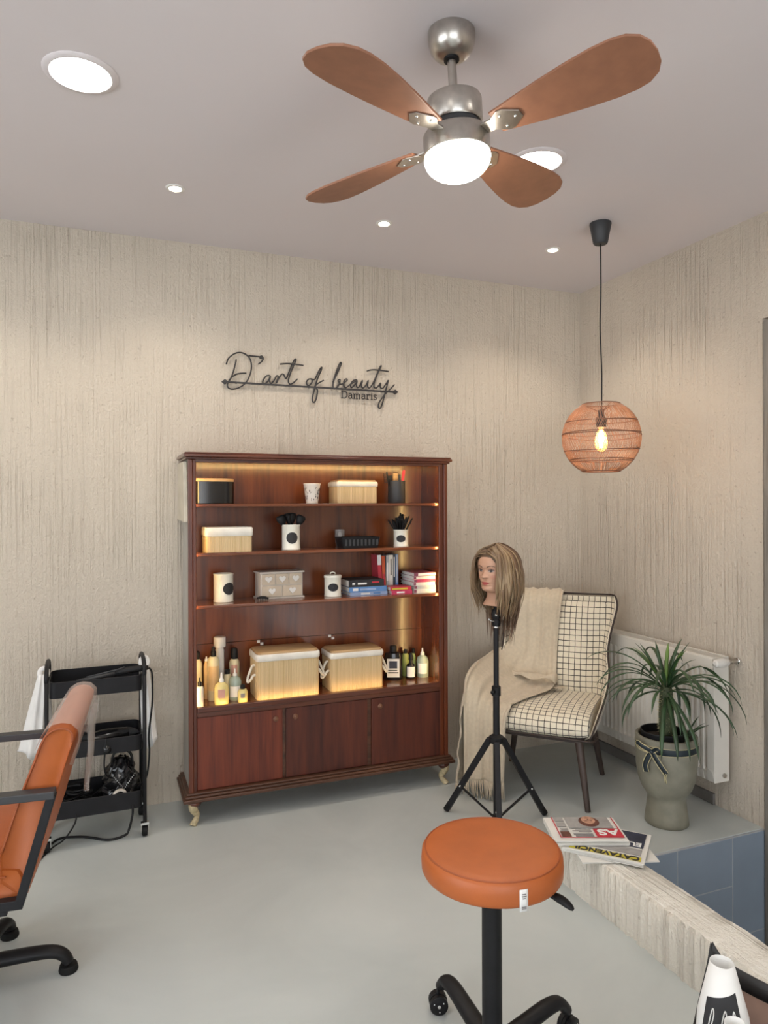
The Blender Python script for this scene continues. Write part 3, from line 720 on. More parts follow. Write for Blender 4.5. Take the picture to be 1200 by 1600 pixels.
# ---- second shelf
basket('small open bamboo basket with a broad white liner on the second shelf', .470, .690, 3.465, 3.62, 1.268, .120, .043, False, False, 'bamboo baskets in the cabinet', .014)
canister('brush_canister', 'white tin with an oval label holding broad black powder brushes', .900, 3.525, 1.268, .047, .128, .12, oval=(.030, .029))
def brush(par, p, lean, turn, ln, tuft, mat='black', wide=.02, flat=.5):
    m = Matrix.Translation(p) @ Matrix.Rotation(turn, 4, 'Z') @ Matrix.Rotation(lean, 4, 'Y')
    h = obj('brush', G().lathe([(0, 0), (.004, 0), (.005, ln * .6), (.006, ln), (0, ln)], 8).move(m), M[mat], par, smooth=True)
    obj('bristles', G().lathe([(.006, ln), (wide * .8, ln + tuft * .45), (wide, ln + tuft * .8), (wide * .75, ln + tuft), (0, ln + tuft * 1.02)], 12, sy=flat).move(m), M['black'], h, smooth=True)
ct = bpy.data.objects['brush_canister']
for i, (lean, turn, w) in enumerate(((.42, 3.2, .026), (.18, 2.6, .022), (.42, .05, .026), (.15, .4, .022), (.30, 4.2, .018))):
    brush(ct, (-.012 * cos(turn), -.012 * sin(turn), .014), lean, turn, .115, .058, wide=w)
t = thing('wire_tray', 'low black rectangular basket on the second shelf', 'basket', (1.262, 3.535, 1.268))
g = G(); R = [[(x * k, y * k, z) for x, y in rrect(-.108, .108, -.062, .062, .014, 5)] for z, k in ((0, .90), (.052, 1.0), (.058, 1.02), (.058, .98), (.050, .96), (.006, .87))]
g.rings(R); obj('body', g, M['black'], t, smooth=True, auto=40)
g = G()
for k in range(9):
    for yy in (-.0635, .0635): g.box(-.090 + k * .0215, -.079 + k * .0215, yy * .985 - .001, yy * .985 + .001, .014, .046)
obj('slot_ribs', g, M['charcoal'], t)['kind'] = 'stuff'
t = thing('glass_tumbler', 'small clear tumbler standing behind the low black basket', 'tumbler', (1.195, 3.63, 1.268))
obj('body', G().lathe([(0, 0), (.024, 0), (.027, .095), (.025, .095), (.022, .006), (0, .006)], 24), M['film2'], t, smooth=True)
obj('cotton_stick', G().lathe([(0, .008), (.009, .012), (.010, .07), (.006, .08), (0, .081)], 12), M['whiteplastic'], t, smooth=True)
canister('grip_canister', 'small white tin with an oval label bristling with black hair grips', 1.510, 3.53, 1.268, .041, .092, .0, oval=(.026, .019))
ct = bpy.data.objects['grip_canister']; rng = random.Random(4)
for k in range(30):
    a = rng.uniform(0, 2 * pi); l = rng.uniform(.05, .60); ln = rng.uniform(.145, .168) * (1 - .12 * l)
    m = Matrix.Translation((-.014 * cos(a), -.014 * sin(a), .012)) @ Matrix.Rotation(a, 4, 'Z') @ Matrix.Rotation(l, 4, 'Y')
    pts = [(0, -.003, 0), (0, -.006, ln * .7), (0, -.008, ln * .95), (0, 0, ln * 1.03), (0, .008, ln * .95), (0, .006, ln * .7), (0, .003, 0)]
    obj('hair_grip', G().tube(smooth_path(pts, 2), .0033, 5).move(m), M['black'], ct, smooth=True)
# ---- third shelf
canister('open_canister', 'open white tin with an oval label at the left end of the third shelf', .566, 3.565, 1.017, .049, .140, .62, oval=(.033, .030))
t = thing('mini_drawer_chest', 'small grey-washed chest of five drawers with heart pulls', 'drawer chest', (.858, 3.618, 1.017), radians(4))
g = G().box(-.112, .112, -.052, .052, .008, .130); g.box(-.120, .120, -.060, .056, 0, .008); g.box(-.120, .120, -.060, .056, .130, .138)
obj('body', g, M['greywash'], t, bev=.0015)
def heart(cx, cz, s, y0, y1):
    o = []
    for k in range(24):
        a = 2 * pi * k / 24; o.append((cx + s * .062 * 16 * sin(a) ** 3 / 1.0, cz + s * .062 * (13 * cos(a) - 5 * cos(2 * a) - 2 * cos(3 * a) - cos(4 * a))))
    return G().rings([[(x, y, z) for x, z in o] for y in (y0, y1)])
for row, n_, z0, z1 in ((0, 2, .012, .066), (1, 3, .072, .126)):
    w = .216 / n_
    for k in range(n_):
        x0 = -.108 + k * w + .003; x1 = -.108 + (k + 1) * w - .003
        dr = obj('drawer', G().box(x0, x1, -.0575, -.050, z0, z1), M['drawer'], t, bev=.001, seg=1)
        obj('heart_pull', heart((x0 + x1) / 2, (z0 + z1) / 2 + .002, .0185, -.0625, -.0575), M['whiteplastic'], dr)
t = thing('hair_claw', 'small black hair claw lying in front of the heart drawers', 'hair clip', (.754, 3.525, 1.017), radians(-12))
g = G()
for s in (-1, 1):
    g.tube([(-.028, s * .004, .012), (-.01, s * .008, .016), (.012, s * .008, .015), (.028, s * .005, .010)], [.004, .006, .006, .003], 8)
obj('jaw', g, M['black'], t, smooth=True)
g = G()
for k in range(6): g.tube([(-.022 + k * .009, -.008, .012), (-.022 + k * .009, -.013, .001)], .0016, 5)
obj('teeth', g, M['black'], t)
canister('lidded_canister', 'small white tin with a lid and oval label beside the books', 1.129, 3.55, 1.017, .045, .104, .06, oval=(.028, .021))
ct = bpy.data.objects['lidded_canister']
ld_ = obj('lid', G().lathe([(.0455, .096), (.0465, .098), (.0465, .108), (.044, .111), (.010, .113), (0, .113)], 32), M['whitetin'], ct, smooth=True, auto=40)
obj('lid_knob', G().tube([(-.014, 0, .112), (-.012, 0, .122), (0, 0, .126), (.012, 0, .122), (.014, 0, .112)], .003, 6), M['whitetin'], ld_, smooth=True)

def book(label, x0, x1, y0, y1, z0, z1, cover, spine='front', group=None, print_=None, rot=0.0, lean=0.0):
    cx, cy = (x0 + x1) / 2, (y0 + y1) / 2
    t = thing('book', label, 'book', (cx, cy, z0), rot, group)
    if lean: t.rotation_euler = (0, lean, rot)
    X0, X1, Y0, Y1, h = x0 - cx, x1 - cx, y0 - cy, y1 - cy, z1 - z0
    b = .0018
    if spine == 'front':       # lying flat, spine towards the room
        obj('cover', G().box(X0, X1, Y0, Y1, 0, b).box(X0, X1, Y0, Y1, h - b, h).box(X0, X1, Y0, Y0 + b, b, h - b), M[cover], t)
        obj('pages', G().box(X0 + .003, X1 - .003, Y0 + b, Y1 - .004, b, h - b), M['paper'], t)
    else:                      # standing, spine towards the room
        obj('cover', G().box(X0, X0 + b, Y0, Y1, 0, h).box(X1 - b, X1, Y0, Y1, 0, h).box(X0 + b, X1 - b, Y0, Y0 + b, 0, h), M[cover], t)
        obj('pages', G().box(X0 + b, X1 - b, Y0 + b, Y1 - .004, .003, h - .003), M['paper'], t)
    for p in print_ or ():
        obj('spine_print', G().box(X0 + p[0], X0 + p[1], Y0 - .0006, Y0 + .0004, p[2], p[3]), M[p[4]], t)
    return t
for nm, c in (('bookblue', (.10, .24, .50)), ('booksky', (.32, .42, .62)), ('bookred', (.45, .03, .05)), ('bookorange', (.50, .09, .03)), ('bookgrey', (.42, .44, .46)), ('bookdark', (.035, .05, .07)), ('bookwhite', (.70, .69, .64)), ('bookplum', (.22, .06, .10)), ('bookpink', (.50, .05, .12))):
    M[nm] = plain('cover_' + nm, c, .4, var=.12, vscale=30)
GB = 'books lying and standing on the third shelf'
book('light blue book at the bottom of the flat stack beside the lidded tin', 1.214, 1.424, 3.515, 3.665, 1.017, 1.035, 'booksky', group=GB, print_=[(.06, .11, .004, .013, 'inkwhite'), (.13, .17, .004, .013, 'bookblue')])
book('bright blue book in the middle of the flat stack beside the lidded tin', 1.206, 1.418, 3.51, 3.665, 1.0355, 1.062, 'bookblue', group=GB, print_=[(.02, .05, .006, .020, 'inkwhite'), (.06, .15, .008, .018, 'booksky')])
book('thick black book on top of the flat stack beside the lidded tin', 1.204, 1.402, 3.51, 3.665, 1.0625, 1.099, 'inkblack', group=GB, print_=[(.02, .035, .012, .022, 'inkwhite'), (.05, .10, .012, .022, 'inkwhite'), (.13, .17, .018, .026, 'inkred')])
book('tall red book with a white upper cover standing at the left of the upright row', 1.405, 1.426, 3.588, 3.685, 1.017, 1.222, 'bookred', 'up', GB, [(-.0005, .0215, .150, .205, 'inkwhite')], lean=radians(-3))
book('orange book standing second in the upright row', 1.4285, 1.447, 3.592, 3.685, 1.017, 1.215, 'bookorange', 'up', GB, [(.004, .014, .02, .10, 'bookred')], lean=radians(-2))
book('pale grey book standing third in the upright row', 1.450, 1.466, 3.595, 3.685, 1.017, 1.217, 'bookgrey', 'up', GB, [(.005, .011, .06, .16, 'inkwhite')])
book('white book with a black stripe standing fourth in the upright row', 1.467, 1.489, 3.595, 3.685, 1.017, 1.219, 'bookwhite', 'up', GB, [(.008, .014, .09, .18, 'inkblack')])
book('dark book standing fifth in the upright row', 1.490, 1.504, 3.595, 3.685, 1.017, 1.222, 'bookdark', 'up', GB, [(.004, .010, .08, .19, 'inkwhite')])
book('blue-grey book standing at the right end of the upright row', 1.505, 1.520, 3.595, 3.685, 1.017, 1.221, 'bookblue', 'up', GB, [(.004, .011, .05, .2, 'bookgrey')])
book('pink-red book lying at the bottom under the upright row front', 1.436, 1.556, 3.485, 3.575, 1.017, 1.035, 'bookpink', group=GB, print_=[(.03, .075, .004, .013, 'inkwhite')])
book('red book lying on the pink-red book before the upright row', 1.430, 1.552, 3.488, 3.575, 1.0355, 1.056, 'bookred', group=GB, print_=[(.01, .10, .005, .014, 'inkyellow')])
zz = 1.017
for k, (h, cov, lab) in enumerate(((.021, 'bookwhite', 'white book lying lowest in the stack at the right end of the third shelf'), (.018, 'bookgrey', 'pale grey book second from the bottom of the right-hand stack'),
        (.017, 'bookwhite', 'white book third from the bottom of the right-hand stack'), (.016, 'bookpink', 'pink-edged book fourth from the bottom of the right-hand stack'),
        (.015, 'bookwhite', 'white book just under the top of the right-hand stack'), (.019, 'bookplum', 'plum book on top of the right-hand stack'))):
    dx = (.0, .003, -.003, .002, -.002, .0)[k]
    t = book(lab, 1.566 + dx, 1.694 + dx * .5, 3.482 + abs(dx), 3.66, zz, zz + h, cov, group=GB)
    if cov != 'bookplum' : obj('spine_print', G().box(-.064, -.050, -.0895, -.0885, .002, h - .002), M['bookplum'], t)
    else: obj('spine_print', G().box(-.040, .064, -.0897, -.0885, .003, h - .003), M['inkwhite'], t)
    zz += h + .0006

# ---- deck: baskets and bottles
basket('larger lidded bamboo basket with rope handles at the left of the cabinet deck', .712, 1.030, 3.462, 3.655, .535, .222, .034, True, True, 'bamboo baskets in the cabinet')
basket('smaller lidded bamboo basket with rope handles at the right of the cabinet deck', 1.096, 1.385, 3.478, 3.655, .535, .196, .030, True, True, 'bamboo baskets in the cabinet')
M['creambottle'] = plain('cream_bottle', (.62, .56, .37), .35, var=.06)
M['creamdark'] = plain('peach_bottle', (.58, .40, .20), .4, var=.1)
M['yellowliq'] = plain('yellow_translucent_bottle', (.66, .55, .22), .2, var=.08)
M['clearliq'] = plain('pearl_translucent_bottle', (.62, .60, .55), .2, var=.05)
M['greenliq'] = plain('sea_green_bottle', (.34, .42, .36), .15, var=.08)
M['limelab'] = plain('lime_label', (.36, .42, .12), .5, var=.1)
M['blackglass'] = plain('black_bottle', (.012, .011, .012), .15)
M['pinkprint'] = plain('pink_print', (.55, .30, .24), .5)
def bottle(label, x, y, r, prof, mat, cap, capmat, lab=None, labmat='inkwhite', extra=None, sy=1.0, name='bottle'):
    t = thing(name, label, 'bottle', (x, y, .535), atan2(-x, y) * 1.0, 'bottles on the cabinet deck')
    obj('body', G().lathe([(0, 0)] + prof + [(0, prof[-1][1])], 24, sy=sy), M[mat], t, smooth=True, auto=45)
    obj('cap', G().lathe([(0, cap[0][1])] + cap + [(0, cap[-1][1])], 18), M[capmat], t, smooth=True, auto=45)
    if lab:
        z0, z1, hw = lab
        if sy == 1.0: obj('label', curved_patch(r, -pi / 2, (z0 + z1) / 2, hw, (z1 - z0) / 2, 10, False), M[labmat], t, smooth=True)
        else: obj('label', G().box(-hw, hw, -r * sy - .0008, -r * sy * .92, z0, z1), M[labmat], t)
    if extra: extra(t)
    return t
def tall(r, h): return [(r - .002, 0), (r, .003), (r, h - .022), (r - .004, h - .010), (r * .55, h)]
bottle('pearl white bottle with a black top at the front left corner of the deck', .437, 3.468, .0185, [(.0175, 0), (.0185, .003), (.0185, .082), (.016, .094), (.010, .098)], 'clearliq', [(.0095, .098), (.0095, .116), (.006, .120)], 'black', extra=lambda t: obj('pump_tube', G().lathe([(0, .12), (.003, .12), (.003, .138), (0, .138)], 8), M['black'], t))
bottle('cream bottle with a black cap behind the pearl white bottle', .440, 3.60, .026, tall(.026, .200), 'creambottle', [(.014, .200), (.014, .235), (.010, .238)], 'black')
bottle('slim peach bottle with a clear tip between the cream bottles', .487, 3.60, .0145, tall(.0145, .186), 'creamdark', [(.009, .186), (.009, .196), (.004, .200), (.004, .208)], 'whiteplastic')
bottle('tall cream bottle with a black pump top at the left of the deck', .516, 3.565, .029, tall(.029, .215), 'creambottle', [(.013, .215), (.013, .238), (.008, .242), (.006, .262)], 'black', lab=(.05, .17, .028), labmat='creamdark')
bottle('tall white bottle with a broad white cap behind the cream bottles', .560, 3.652, .022, tall(.022, .248), 'whiteplastic', [(.029, .242), (.030, .246), (.030, .290), (.028, .293)], 'whiteplastic')
bottle('cream spray bottle with a dark cap and pink print left of the larger basket', .632, 3.645, .026, tall(.026, .180), 'creambottle', [(.018, .178), (.0185, .182), (.017, .224), (.012, .232)], 'black', lab=(.10, .15, .016), labmat='pinkprint')
bottle('yellow bottle with a white nozzle at the front of the deck', .541, 3.477, .034, [(.032, 0), (.034, .004), (.034, .078), (.030, .092), (.016, .104), (.012, .106)], 'yellowliq', [(.012, .106), (.012, .118), (.006, .128), (.004, .150)], 'whiteplastic', lab=(.035, .075, .016), labmat='pinkprint', sy=.8)
bottle('sea green bottle with a white label and spray nozzle', .616, 3.535, .031, [(.029, 0), (.031, .004), (.031, .088), (.026, .104), (.014, .114), (.011, .116)], 'greenliq', [(.011, .116), (.011, .126), (.005, .132), (.004, .152)], 'whiteplastic', lab=(.018, .070, .026))
bottle('small yellow bottle with a black cap beside the larger basket', .643, 3.475, .024, [(.022, 0), (.024, .003), (.024, .050), (.018, .062), (.010, .064)], 'yellowliq', [(.0115, .064), (.0115, .082), (.009, .084)], 'black', lab=(.024, .046, .010), labmat='textgrey')
bottle('small cream jar with a black cap behind the yellow bottle', .590, 3.60, .020, [(.019, 0), (.020, .003), (.020, .104), (.016, .112), (.010, .114)], 'creambottle', [(.012, .114), (.012, .134), (.008, .136)], 'black')
bottle('broad black bottle with a white label right of the smaller basket', 1.492, 3.602, .050, [(.048, 0), (.050, .004), (.050, .128), (.044, .145), (.022, .152), (.016, .153)], 'blackglass', [(.018, .153), (.018, .182), (.015, .185)], 'black', lab=(.018, .118, .034), sy=.62,
       extra=lambda t: [obj('label_print', G().box(-.022, .022, -.0325, -.0313, .066, .106), M['inknavy'], t), obj('label_line', G().box(-.028, .028, -.0325, -.0313, .040, .046).box(-.028, .022, -.0325, -.0313, .054, .058), M['inkblack'], t)])
bottle('green-labelled bottle standing directly behind the broad black bottle', 1.588, 3.655, .022, tall(.022, .125), 'limelab', [(.010, .125), (.010, .145), (.008, .147)], 'black')
bottle('small black bottle with a white label in front of the green one', 1.590, 3.585, .0265, [(.025, 0), (.0265, .003), (.0265, .062), (.022, .076), (.011, .084), (.010, .100)], 'blackglass', [(.012, .100), (.012, .124), (.008, .140)], 'black', lab=(.012, .068, .024))
bottle('lime-labelled slim bottle between the small black bottle and the teal bottle', 1.640, 3.662, .015, tall(.015, .120), 'limelab', [(.008, .120), (.008, .145), (.005, .147)], 'black')
bottle('teal bottle with a white label and white nozzle at the right end of the deck', 1.668, 3.60, .034, [(.032, 0), (.034, .004), (.034, .085), (.028, .108), (.014, .118), (.011, .120)], 'greenliq', [(.011, .120), (.011, .132), (.005, .140), (.004, .158)], 'whiteplastic', lab=(.022, .078, .026))

# ================================================================ BLACK TROLLEY
TX0, TX1, TY0, TY1 = -.222, .182, 3.36, 3.62
tr = thing('salon_trolley', 'black three-tier metal trolley on castors against the back wall', 'trolley', (-.02, 3.49, 0), radians(1.0))
hx, hy = (TX1 - TX0) / 2, (TY1 - TY0) / 2
for z0, z1 in ((.664, .733), (.398, .465), (.140, .214)):
    out = rrect(-hx + .012, hx - .012, -hy, hy, .03, 6)
    R = [[(x, y, z) for x, y in out] for z in (z0, z1)]
    R += [[(x * .985, y * .98, z) for x, y in out] for z in (z1 + .002, z1, z0 + .004)]
    R += [[(x * .2, y * .2, z0 + .003) for x, y in out]]
    tray = obj('tray', G().rings(R), M['blackmetal'], tr, smooth=True, auto=40)
    # raised rear edge of the tray
for s in (-1, 1):
    x = s * (hx - .002)
    for f in (-1, 1):
        obj('post', G().tube([(x, f * (hy - .012), .062), (x, f * (hy - .012), .740)], .0085, 10), M['blackmetal'], tr, smooth=True)
    hp = [(x, -hy + .012, .735), (x, -hy + .014, .765), (x, -hy + .05, .789), (x, 0, .797), (x, hy - .05, .789), (x, hy - .014, .765), (x, hy - .012, .735)]
    obj('handle', G().tube(smooth_path(hp, 4), .0095, 10), M['blackmetal'], tr, smooth=True)
    for f in (-1, 1):
        y = f * (hy - .012)
        cs = obj('castor', G().rings(disc_x((x, y + .014, .026), .021, .026, -.012, .012, 18)), M['rubber'], tr, smooth=True, auto=40)
        obj('castor_fork', G().bar((x - .015, y, .062), (x - .015, y + .014, .026), .004, .024, (0, 1, 0)).bar((x + .015, y, .062), (x + .015, y + .014, .026), .004, .024, (0, 1, 0)).box(x - .017, x + .017, y - .012, y + .012, .058, .068), M['chrome'], cs)
def towel(label, x, y, ztop, spread, zbot, seed, lean):
    """a knotted white cloth hanging from the handle, pleated and open at the bottom"""
    R = []; nn = 40
    for i in range(14):
        t = i / 13; z = lerp(ztop, zbot, t)
        rx = lerp(.016, spread, t ** .8); ry = lerp(.020, .070, t ** .7)
        R.append([(x + lean * t + rx * (1 + .16 * sin(5 * a + seed + 2 * t) + .09 * sin(9 * a + seed)) * cos(a), y + ry * (1 + .13 * sin(6 * a + seed)) * sin(a), z + (.020 * sin(2 * a + seed) if i == 13 else 0)) for a in [2 * pi * k / nn for k in range(nn)]])
    t_ = tag(obj('cloth_bag', G().rings(R), M['bagwhite'], loc=(x, y, zbot), world=True, smooth=True), label, 'cloth')
    R = []
    for i in range(13):
        a = 2 * pi * i / 12; R.append((x + .004 + .016 * cos(a), y + .018 * sin(a) * .6, ztop + .005 + .020 * sin(a)))
    obj('knot', G().tube(R[:-1], .011, 8, closed=True), M['bagwhite'], t_, smooth=True, world=True)
towel('white cloth knotted to the left handle of the black trolley', -.238, 3.45, .755, .062, .42, 1.0, -.028)
towel('white cloth hanging from the right handle of the black trolley', .183, 3.47, .765, .032, .405, 2.4, .030)
# curling iron with its cable
ci = thing('curling_iron', 'black curling iron lying across the top tray of the trolley', 'curling iron', (.09, 3.40, .742), radians(5))
obj('barrel', G().tube([(-.19, .01, -.020), (-.03, .004, .002)], [.009, .011], 12), M['charcoal'], ci, smooth=True)
obj('handle', G().tube([(-.03, .004, .002), (.02, 0, .010), (.085, -.004, .015), (.110, -.004, .014)], [.013, .0155, .014, .010], 12), M['black'], ci, smooth=True)
obj('clamp', G().tube([(-.15, .009, -.004), (-.02, .003, .017), (.01, .002, .025)], .004, 6), M['charcoal'], ci, smooth=True)
cp = smooth_path([(.113, -.004, .013), (.126, -.006, -.01), (.128, -.008, -.08), (.126, -.008, -.16), (.112, -.006, -.29), (.114, -.004, -.38), (.100, .002, -.49), (.060, .05, -.55)], 5)
obj('cable', G().tube(cp, .0042, 8), M['black'], ci, smooth=True)
# hair dryer in the middle tray
def dryer(label, loc, rz, mat, ring='charcoal'):
    t = thing('hair_dryer', label, 'hair dryer', loc, rz)
    g = G().rings([[(x, r * cos(2 * pi * k / 20), .04 + r * sin(2 * pi * k / 20)) for k in range(20)] for x, r in ((-.085, .026), (-.08, .033), (-.03, .038), (.03, .034), (.08, .027), (.085, .024))])
    obj('body', g, M[mat], t, smooth=True, auto=40)
    obj('grip', G().tube([(-.035, 0, .035), (-.045, -.05, .025), (-.05, -.115, .018)], [.019, .017, .015], 12), M[mat], t, smooth=True)
    obj('nozzle', G().rings([[(x, a * cos(2 * pi * k / 20), .04 + b * sin(2 * pi * k / 20)) for k in range(20)] for x, a, b in ((.082, .026, .026), (.10, .026, .022), (.125, .034, .010), (.128, .032, .008))]), M[ring], t, smooth=True, auto=40)
    return t
dryer('black hair dryer lying in the middle tray of the trolley', (.035, 3.47, .402), radians(20), 'glossblack')
dryer('black hair dryer at the left of the middle tray behind the orange chair', (-.12, 3.50, .402), radians(160), 'black')
# mid cable
tag(obj('power_cable', G().tube(smooth_path([(.02, 3.355, .470), (.018, 3.348, .440), (.012, 3.350, .36), (.02, 3.38, .30), (.05, 3.43, .26), (.00, 3.50, .20), (-.08, 3.45, .165)], 6), .0036, 8), M['black'], loc=(.02, 3.36, .2), world=True, smooth=True),
    'thin black cable hanging from the middle tray into the bottom tray', 'cable')
# glossy black bag with silver beads in the bottom tray
bg = thing('plastic_bag', 'crumpled glossy black bag with a row of silver beads in the bottom tray', 'bag', (.085, 3.49, .145))
rng = random.Random(11); R = []
for i in range(16):
    t = i / 15; z = .19 * t; rr = (.088 * (1 - .35 * t)) if t < .75 else .088 * (.74 - (t - .75) * 1.6)
    R.append([(rr * (1.0 + .34 * mnoise.noise((3 * cos(a), 3 * sin(a), 5 * t))) * cos(a), rr * .95 * (1.0 + .34 * mnoise.noise((3 * cos(a) + 7, 3 * sin(a), 5 * t))) * sin(a), z + .018 * mnoise.noise((4 * cos(a), 4 * sin(a), 3 + 3 * t))) for a in [2 * pi * k / 36 for k in range(36)]])
obj('bag_body', G().rings(R), M['glossblack'], bg, smooth=False)
g = G()
for s in (-1, 1):
    for k in range(9):
        t = k / 8; g.lathe([(0, -.0035), (.003, -.0018), (.003, .0018), (0, .0035)], 6, (.010 + s * .046 * t, -.088 + .012 * t, .075 + .060 * t))
b_ = obj('bead_row', g, M['silver'], bg); b_['kind'] = 'stuff'
obj('bag_handle', G().tube(smooth_path([(-.04, -.03, .16), (-.035, -.05, .22), (.0, -.055, .245), (.04, -.04, .215), (.05, -.02, .15)], 5), .006, 6), M['glossblack'], bg, smooth=True)
tag(obj('styling_ring', G().tube([(.075 + .024 * cos(2 * pi * k / 20), 3.378 + .006 * cos(2 * pi * k / 20), .205 + .020 * sin(2 * pi * k / 20)) for k in range(20)], .007, 8, closed=True), M['greywash'], loc=(.075, 3.378, .18), world=True, smooth=True), 'pale grey plastic ring resting in front of the glossy black bag', 'ring')
# coils in the bottom tray
rng = random.Random(21); pts = []
for k in range(60):
    a = k * .62; r = .045 + .012 * sin(k * 1.7); pts.append((-.105 + r * 1.2 * cos(a), 3.47 + r * .9 * sin(a), .155 + k * .0016 + .006 * sin(k * .9)))
tag(obj('coiled_cable', G().tube(smooth_path(pts, 3), .0048, 6), M['black'], loc=(-.105, 3.47, .15), world=True, smooth=True), 'coil of black cable filling the left half of the bottom tray', 'cable')
tag(obj('floor_cable', G().tube(smooth_path([(.13, 3.352, .16), (.128, 3.346, .12), (.115, 3.352, .06), (.099, 3.40, .012), (.03, 3.392, .006), (-.05, 3.45, .006), (-.103, 3.477, .006), (-.182, 3.483, .006), (-.238, 3.362, .006), (-.30, 3.22, .006)], 6), .0052, 8), M['black'], loc=(.0, 3.42, 0), world=True, smooth=True),
    'thick black cable looping from the bottom tray over the floor behind the orange chair', 'cable')
tag(obj('floor_cable', G().tube(smooth_path([(-.10, 3.352, .16), (-.108, 3.344, .12), (-.15, 3.37, .05), (-.20, 3.40, .008), (-.26, 3.27, .006), (-.32, 3.15, .006)], 6), .0036, 8), M['black'], loc=(-.15, 3.36, 0), world=True, smooth=True),
    'thin black cable running from under the bottom tray to the floor', 'cable')

# ================================================================ ORANGE SALON CHAIR
ch = thing('salon_chair', 'orange leather salon chair with flat black arms at the left edge', 'chair', (-.385, 2.50, 0), radians(-5.5))
# local +x is the back of the chair, y runs across
def XZ(px): return [(x + .405, z) for x, z in px]
bw = .245
prof = [(-.262, .440), (-.262, .520), (-.236, .600), (-.206, .688), (-.188, .735), (-.170, .780), (-.160, .808), (-.150, .832), (-.138, .851), (-.120, .864), (-.099, .868), (-.078, .863), (-.064, .847), (-.066, .825), (-.078, .79), (-.111, .679), (-.157, .502), (-.190, .400), (-.205, .398), (-.222, .405)]
P2 = XZ(prof); cx = sum(p[0] for p in P2) / len(P2); cz_ = sum(p[1] for p in P2) / len(P2)
R = []
for y, k in ((-bw, .90), (-bw - .008, .955), (-bw + .006, 1.0), (-bw + .03, 1.008), (0, 1.012), (bw - .03, 1.008), (bw - .006, 1.0), (bw + .008, .955), (bw, .90)):
    R.append([(cx + (x - cx) * k, y, cz_ + (z - cz_) * (1 - (1 - k) * .55)) for x, z in P2])
bk = obj('backrest', G().rings(R), M['orange'], ch, smooth=True, auto=60)
for s in (-1, 1):
    sp = [(cx + (x - cx) * .93, s * (bw + .006), cz_ + (z - cz_) * .965) for x, z in P2]
    obj('seam_piping', G().tube(smooth_path(sp[1:14], 3), .0035, 6), M['orange_dark'], bk, smooth=True)
so = [(-.245, .482), (-.205, .475), (-.195, .455), (-.197, .398), (-.215, .388), (-.70, .388), (-.73, .40), (-.742, .43), (-.735, .470), (-.71, .488), (-.60, .497), (-.40, .493)]
S2 = XZ(so); scx = sum(p[0] for p in S2) / len(S2)
R = [[(scx + (x - scx) * k, y, .44 + (z - .44) * k) for x, z in S2] for y, k in ((-.248, .90), (-.252, .96), (-.240, 1.0), (0, 1.0), (.240, 1.0), (.252, .96), (.248, .90))]
st_ = obj('seat', G().rings(R), M['orange'], ch, smooth=True, auto=60)
for s in (-1, 1):
    obj('seam_piping', G().tube([(x, s * .2505, z - .022) for x, z in S2[0:1]] + [(S2[10][0], s * .2505, .474), (S2[9][0], s * .2505, .466)], .003, 6), M['orange_dark'], st_)
for s in (-1, 1):
    y = s * .285
    A, B_, C_, D_ = (.286, .693), (.203, .400), (-.295, .400), (-.255, .693)
    obj('armrest', G().bar((D_[0], y, D_[1]), (A[0] + .008, y, A[1]), .042, .022), M['charcoal'], ch, bev=.003)['label'] = 'flat black armrest bar'
    obj('arm_frame', G().bar((A[0], y, A[1]), (B_[0], y, B_[1]), .030, .024, (1, 0, 0)).bar((B_[0] + .009, y, B_[1]), (C_[0], y, C_[1]), .030, .026).bar((C_[0], y, C_[1]), (D_[0], y, D_[1]), .030, .024, (1, 0, 0)), M['blackmetal'], ch, bev=.002)
obj('seat_crossbar', G().box(-.25, .17, -.285, -.20, .368, .388).box(-.25, .17, .20, .285, .368, .388).box(-.10, .10, -.2, .2, .366, .386), M['blackmetal'], ch)
obj('pump_column', G().lathe([(0, .06), (.045, .06), (.045, .14), (.030, .15), (.030, .366), (0, .366)], 24), M['blackmetal'], ch, smooth=True, auto=40)
hub = obj('base_hub', G().lathe([(0, .05), (.07, .05), (.075, .07), (.06, .105), (.045, .115), (0, .115)], 28), M['black'], ch, smooth=True, auto=40)
a_base = radians(5.5)
for k in range(5):
    a = a_base + 2 * pi * k / 5
    L_ = .285
    pts = [(.05 * cos(a), .05 * sin(a), .082), (.16 * cos(a), .16 * sin(a), .080), (.235 * cos(a), .235 * sin(a), .073), (.270 * cos(a), .270 * sin(a), .055), (L_ * cos(a), L_ * sin(a), .030)]
    fo = obj('base_foot', G().tube(smooth_path(pts, 4), [lerp(.028, .022, i / 16) for i in range(17)], 12, flat=.75), M['black'], ch, smooth=True)
    obj('foot_pad', G().lathe([(0, 0), (.028, 0), (.030, .006), (.026, .022), (0, .026)], 18, (L_ * cos(a), L_ * sin(a), 0)), M['rubber'], fo, smooth=True, auto=40)
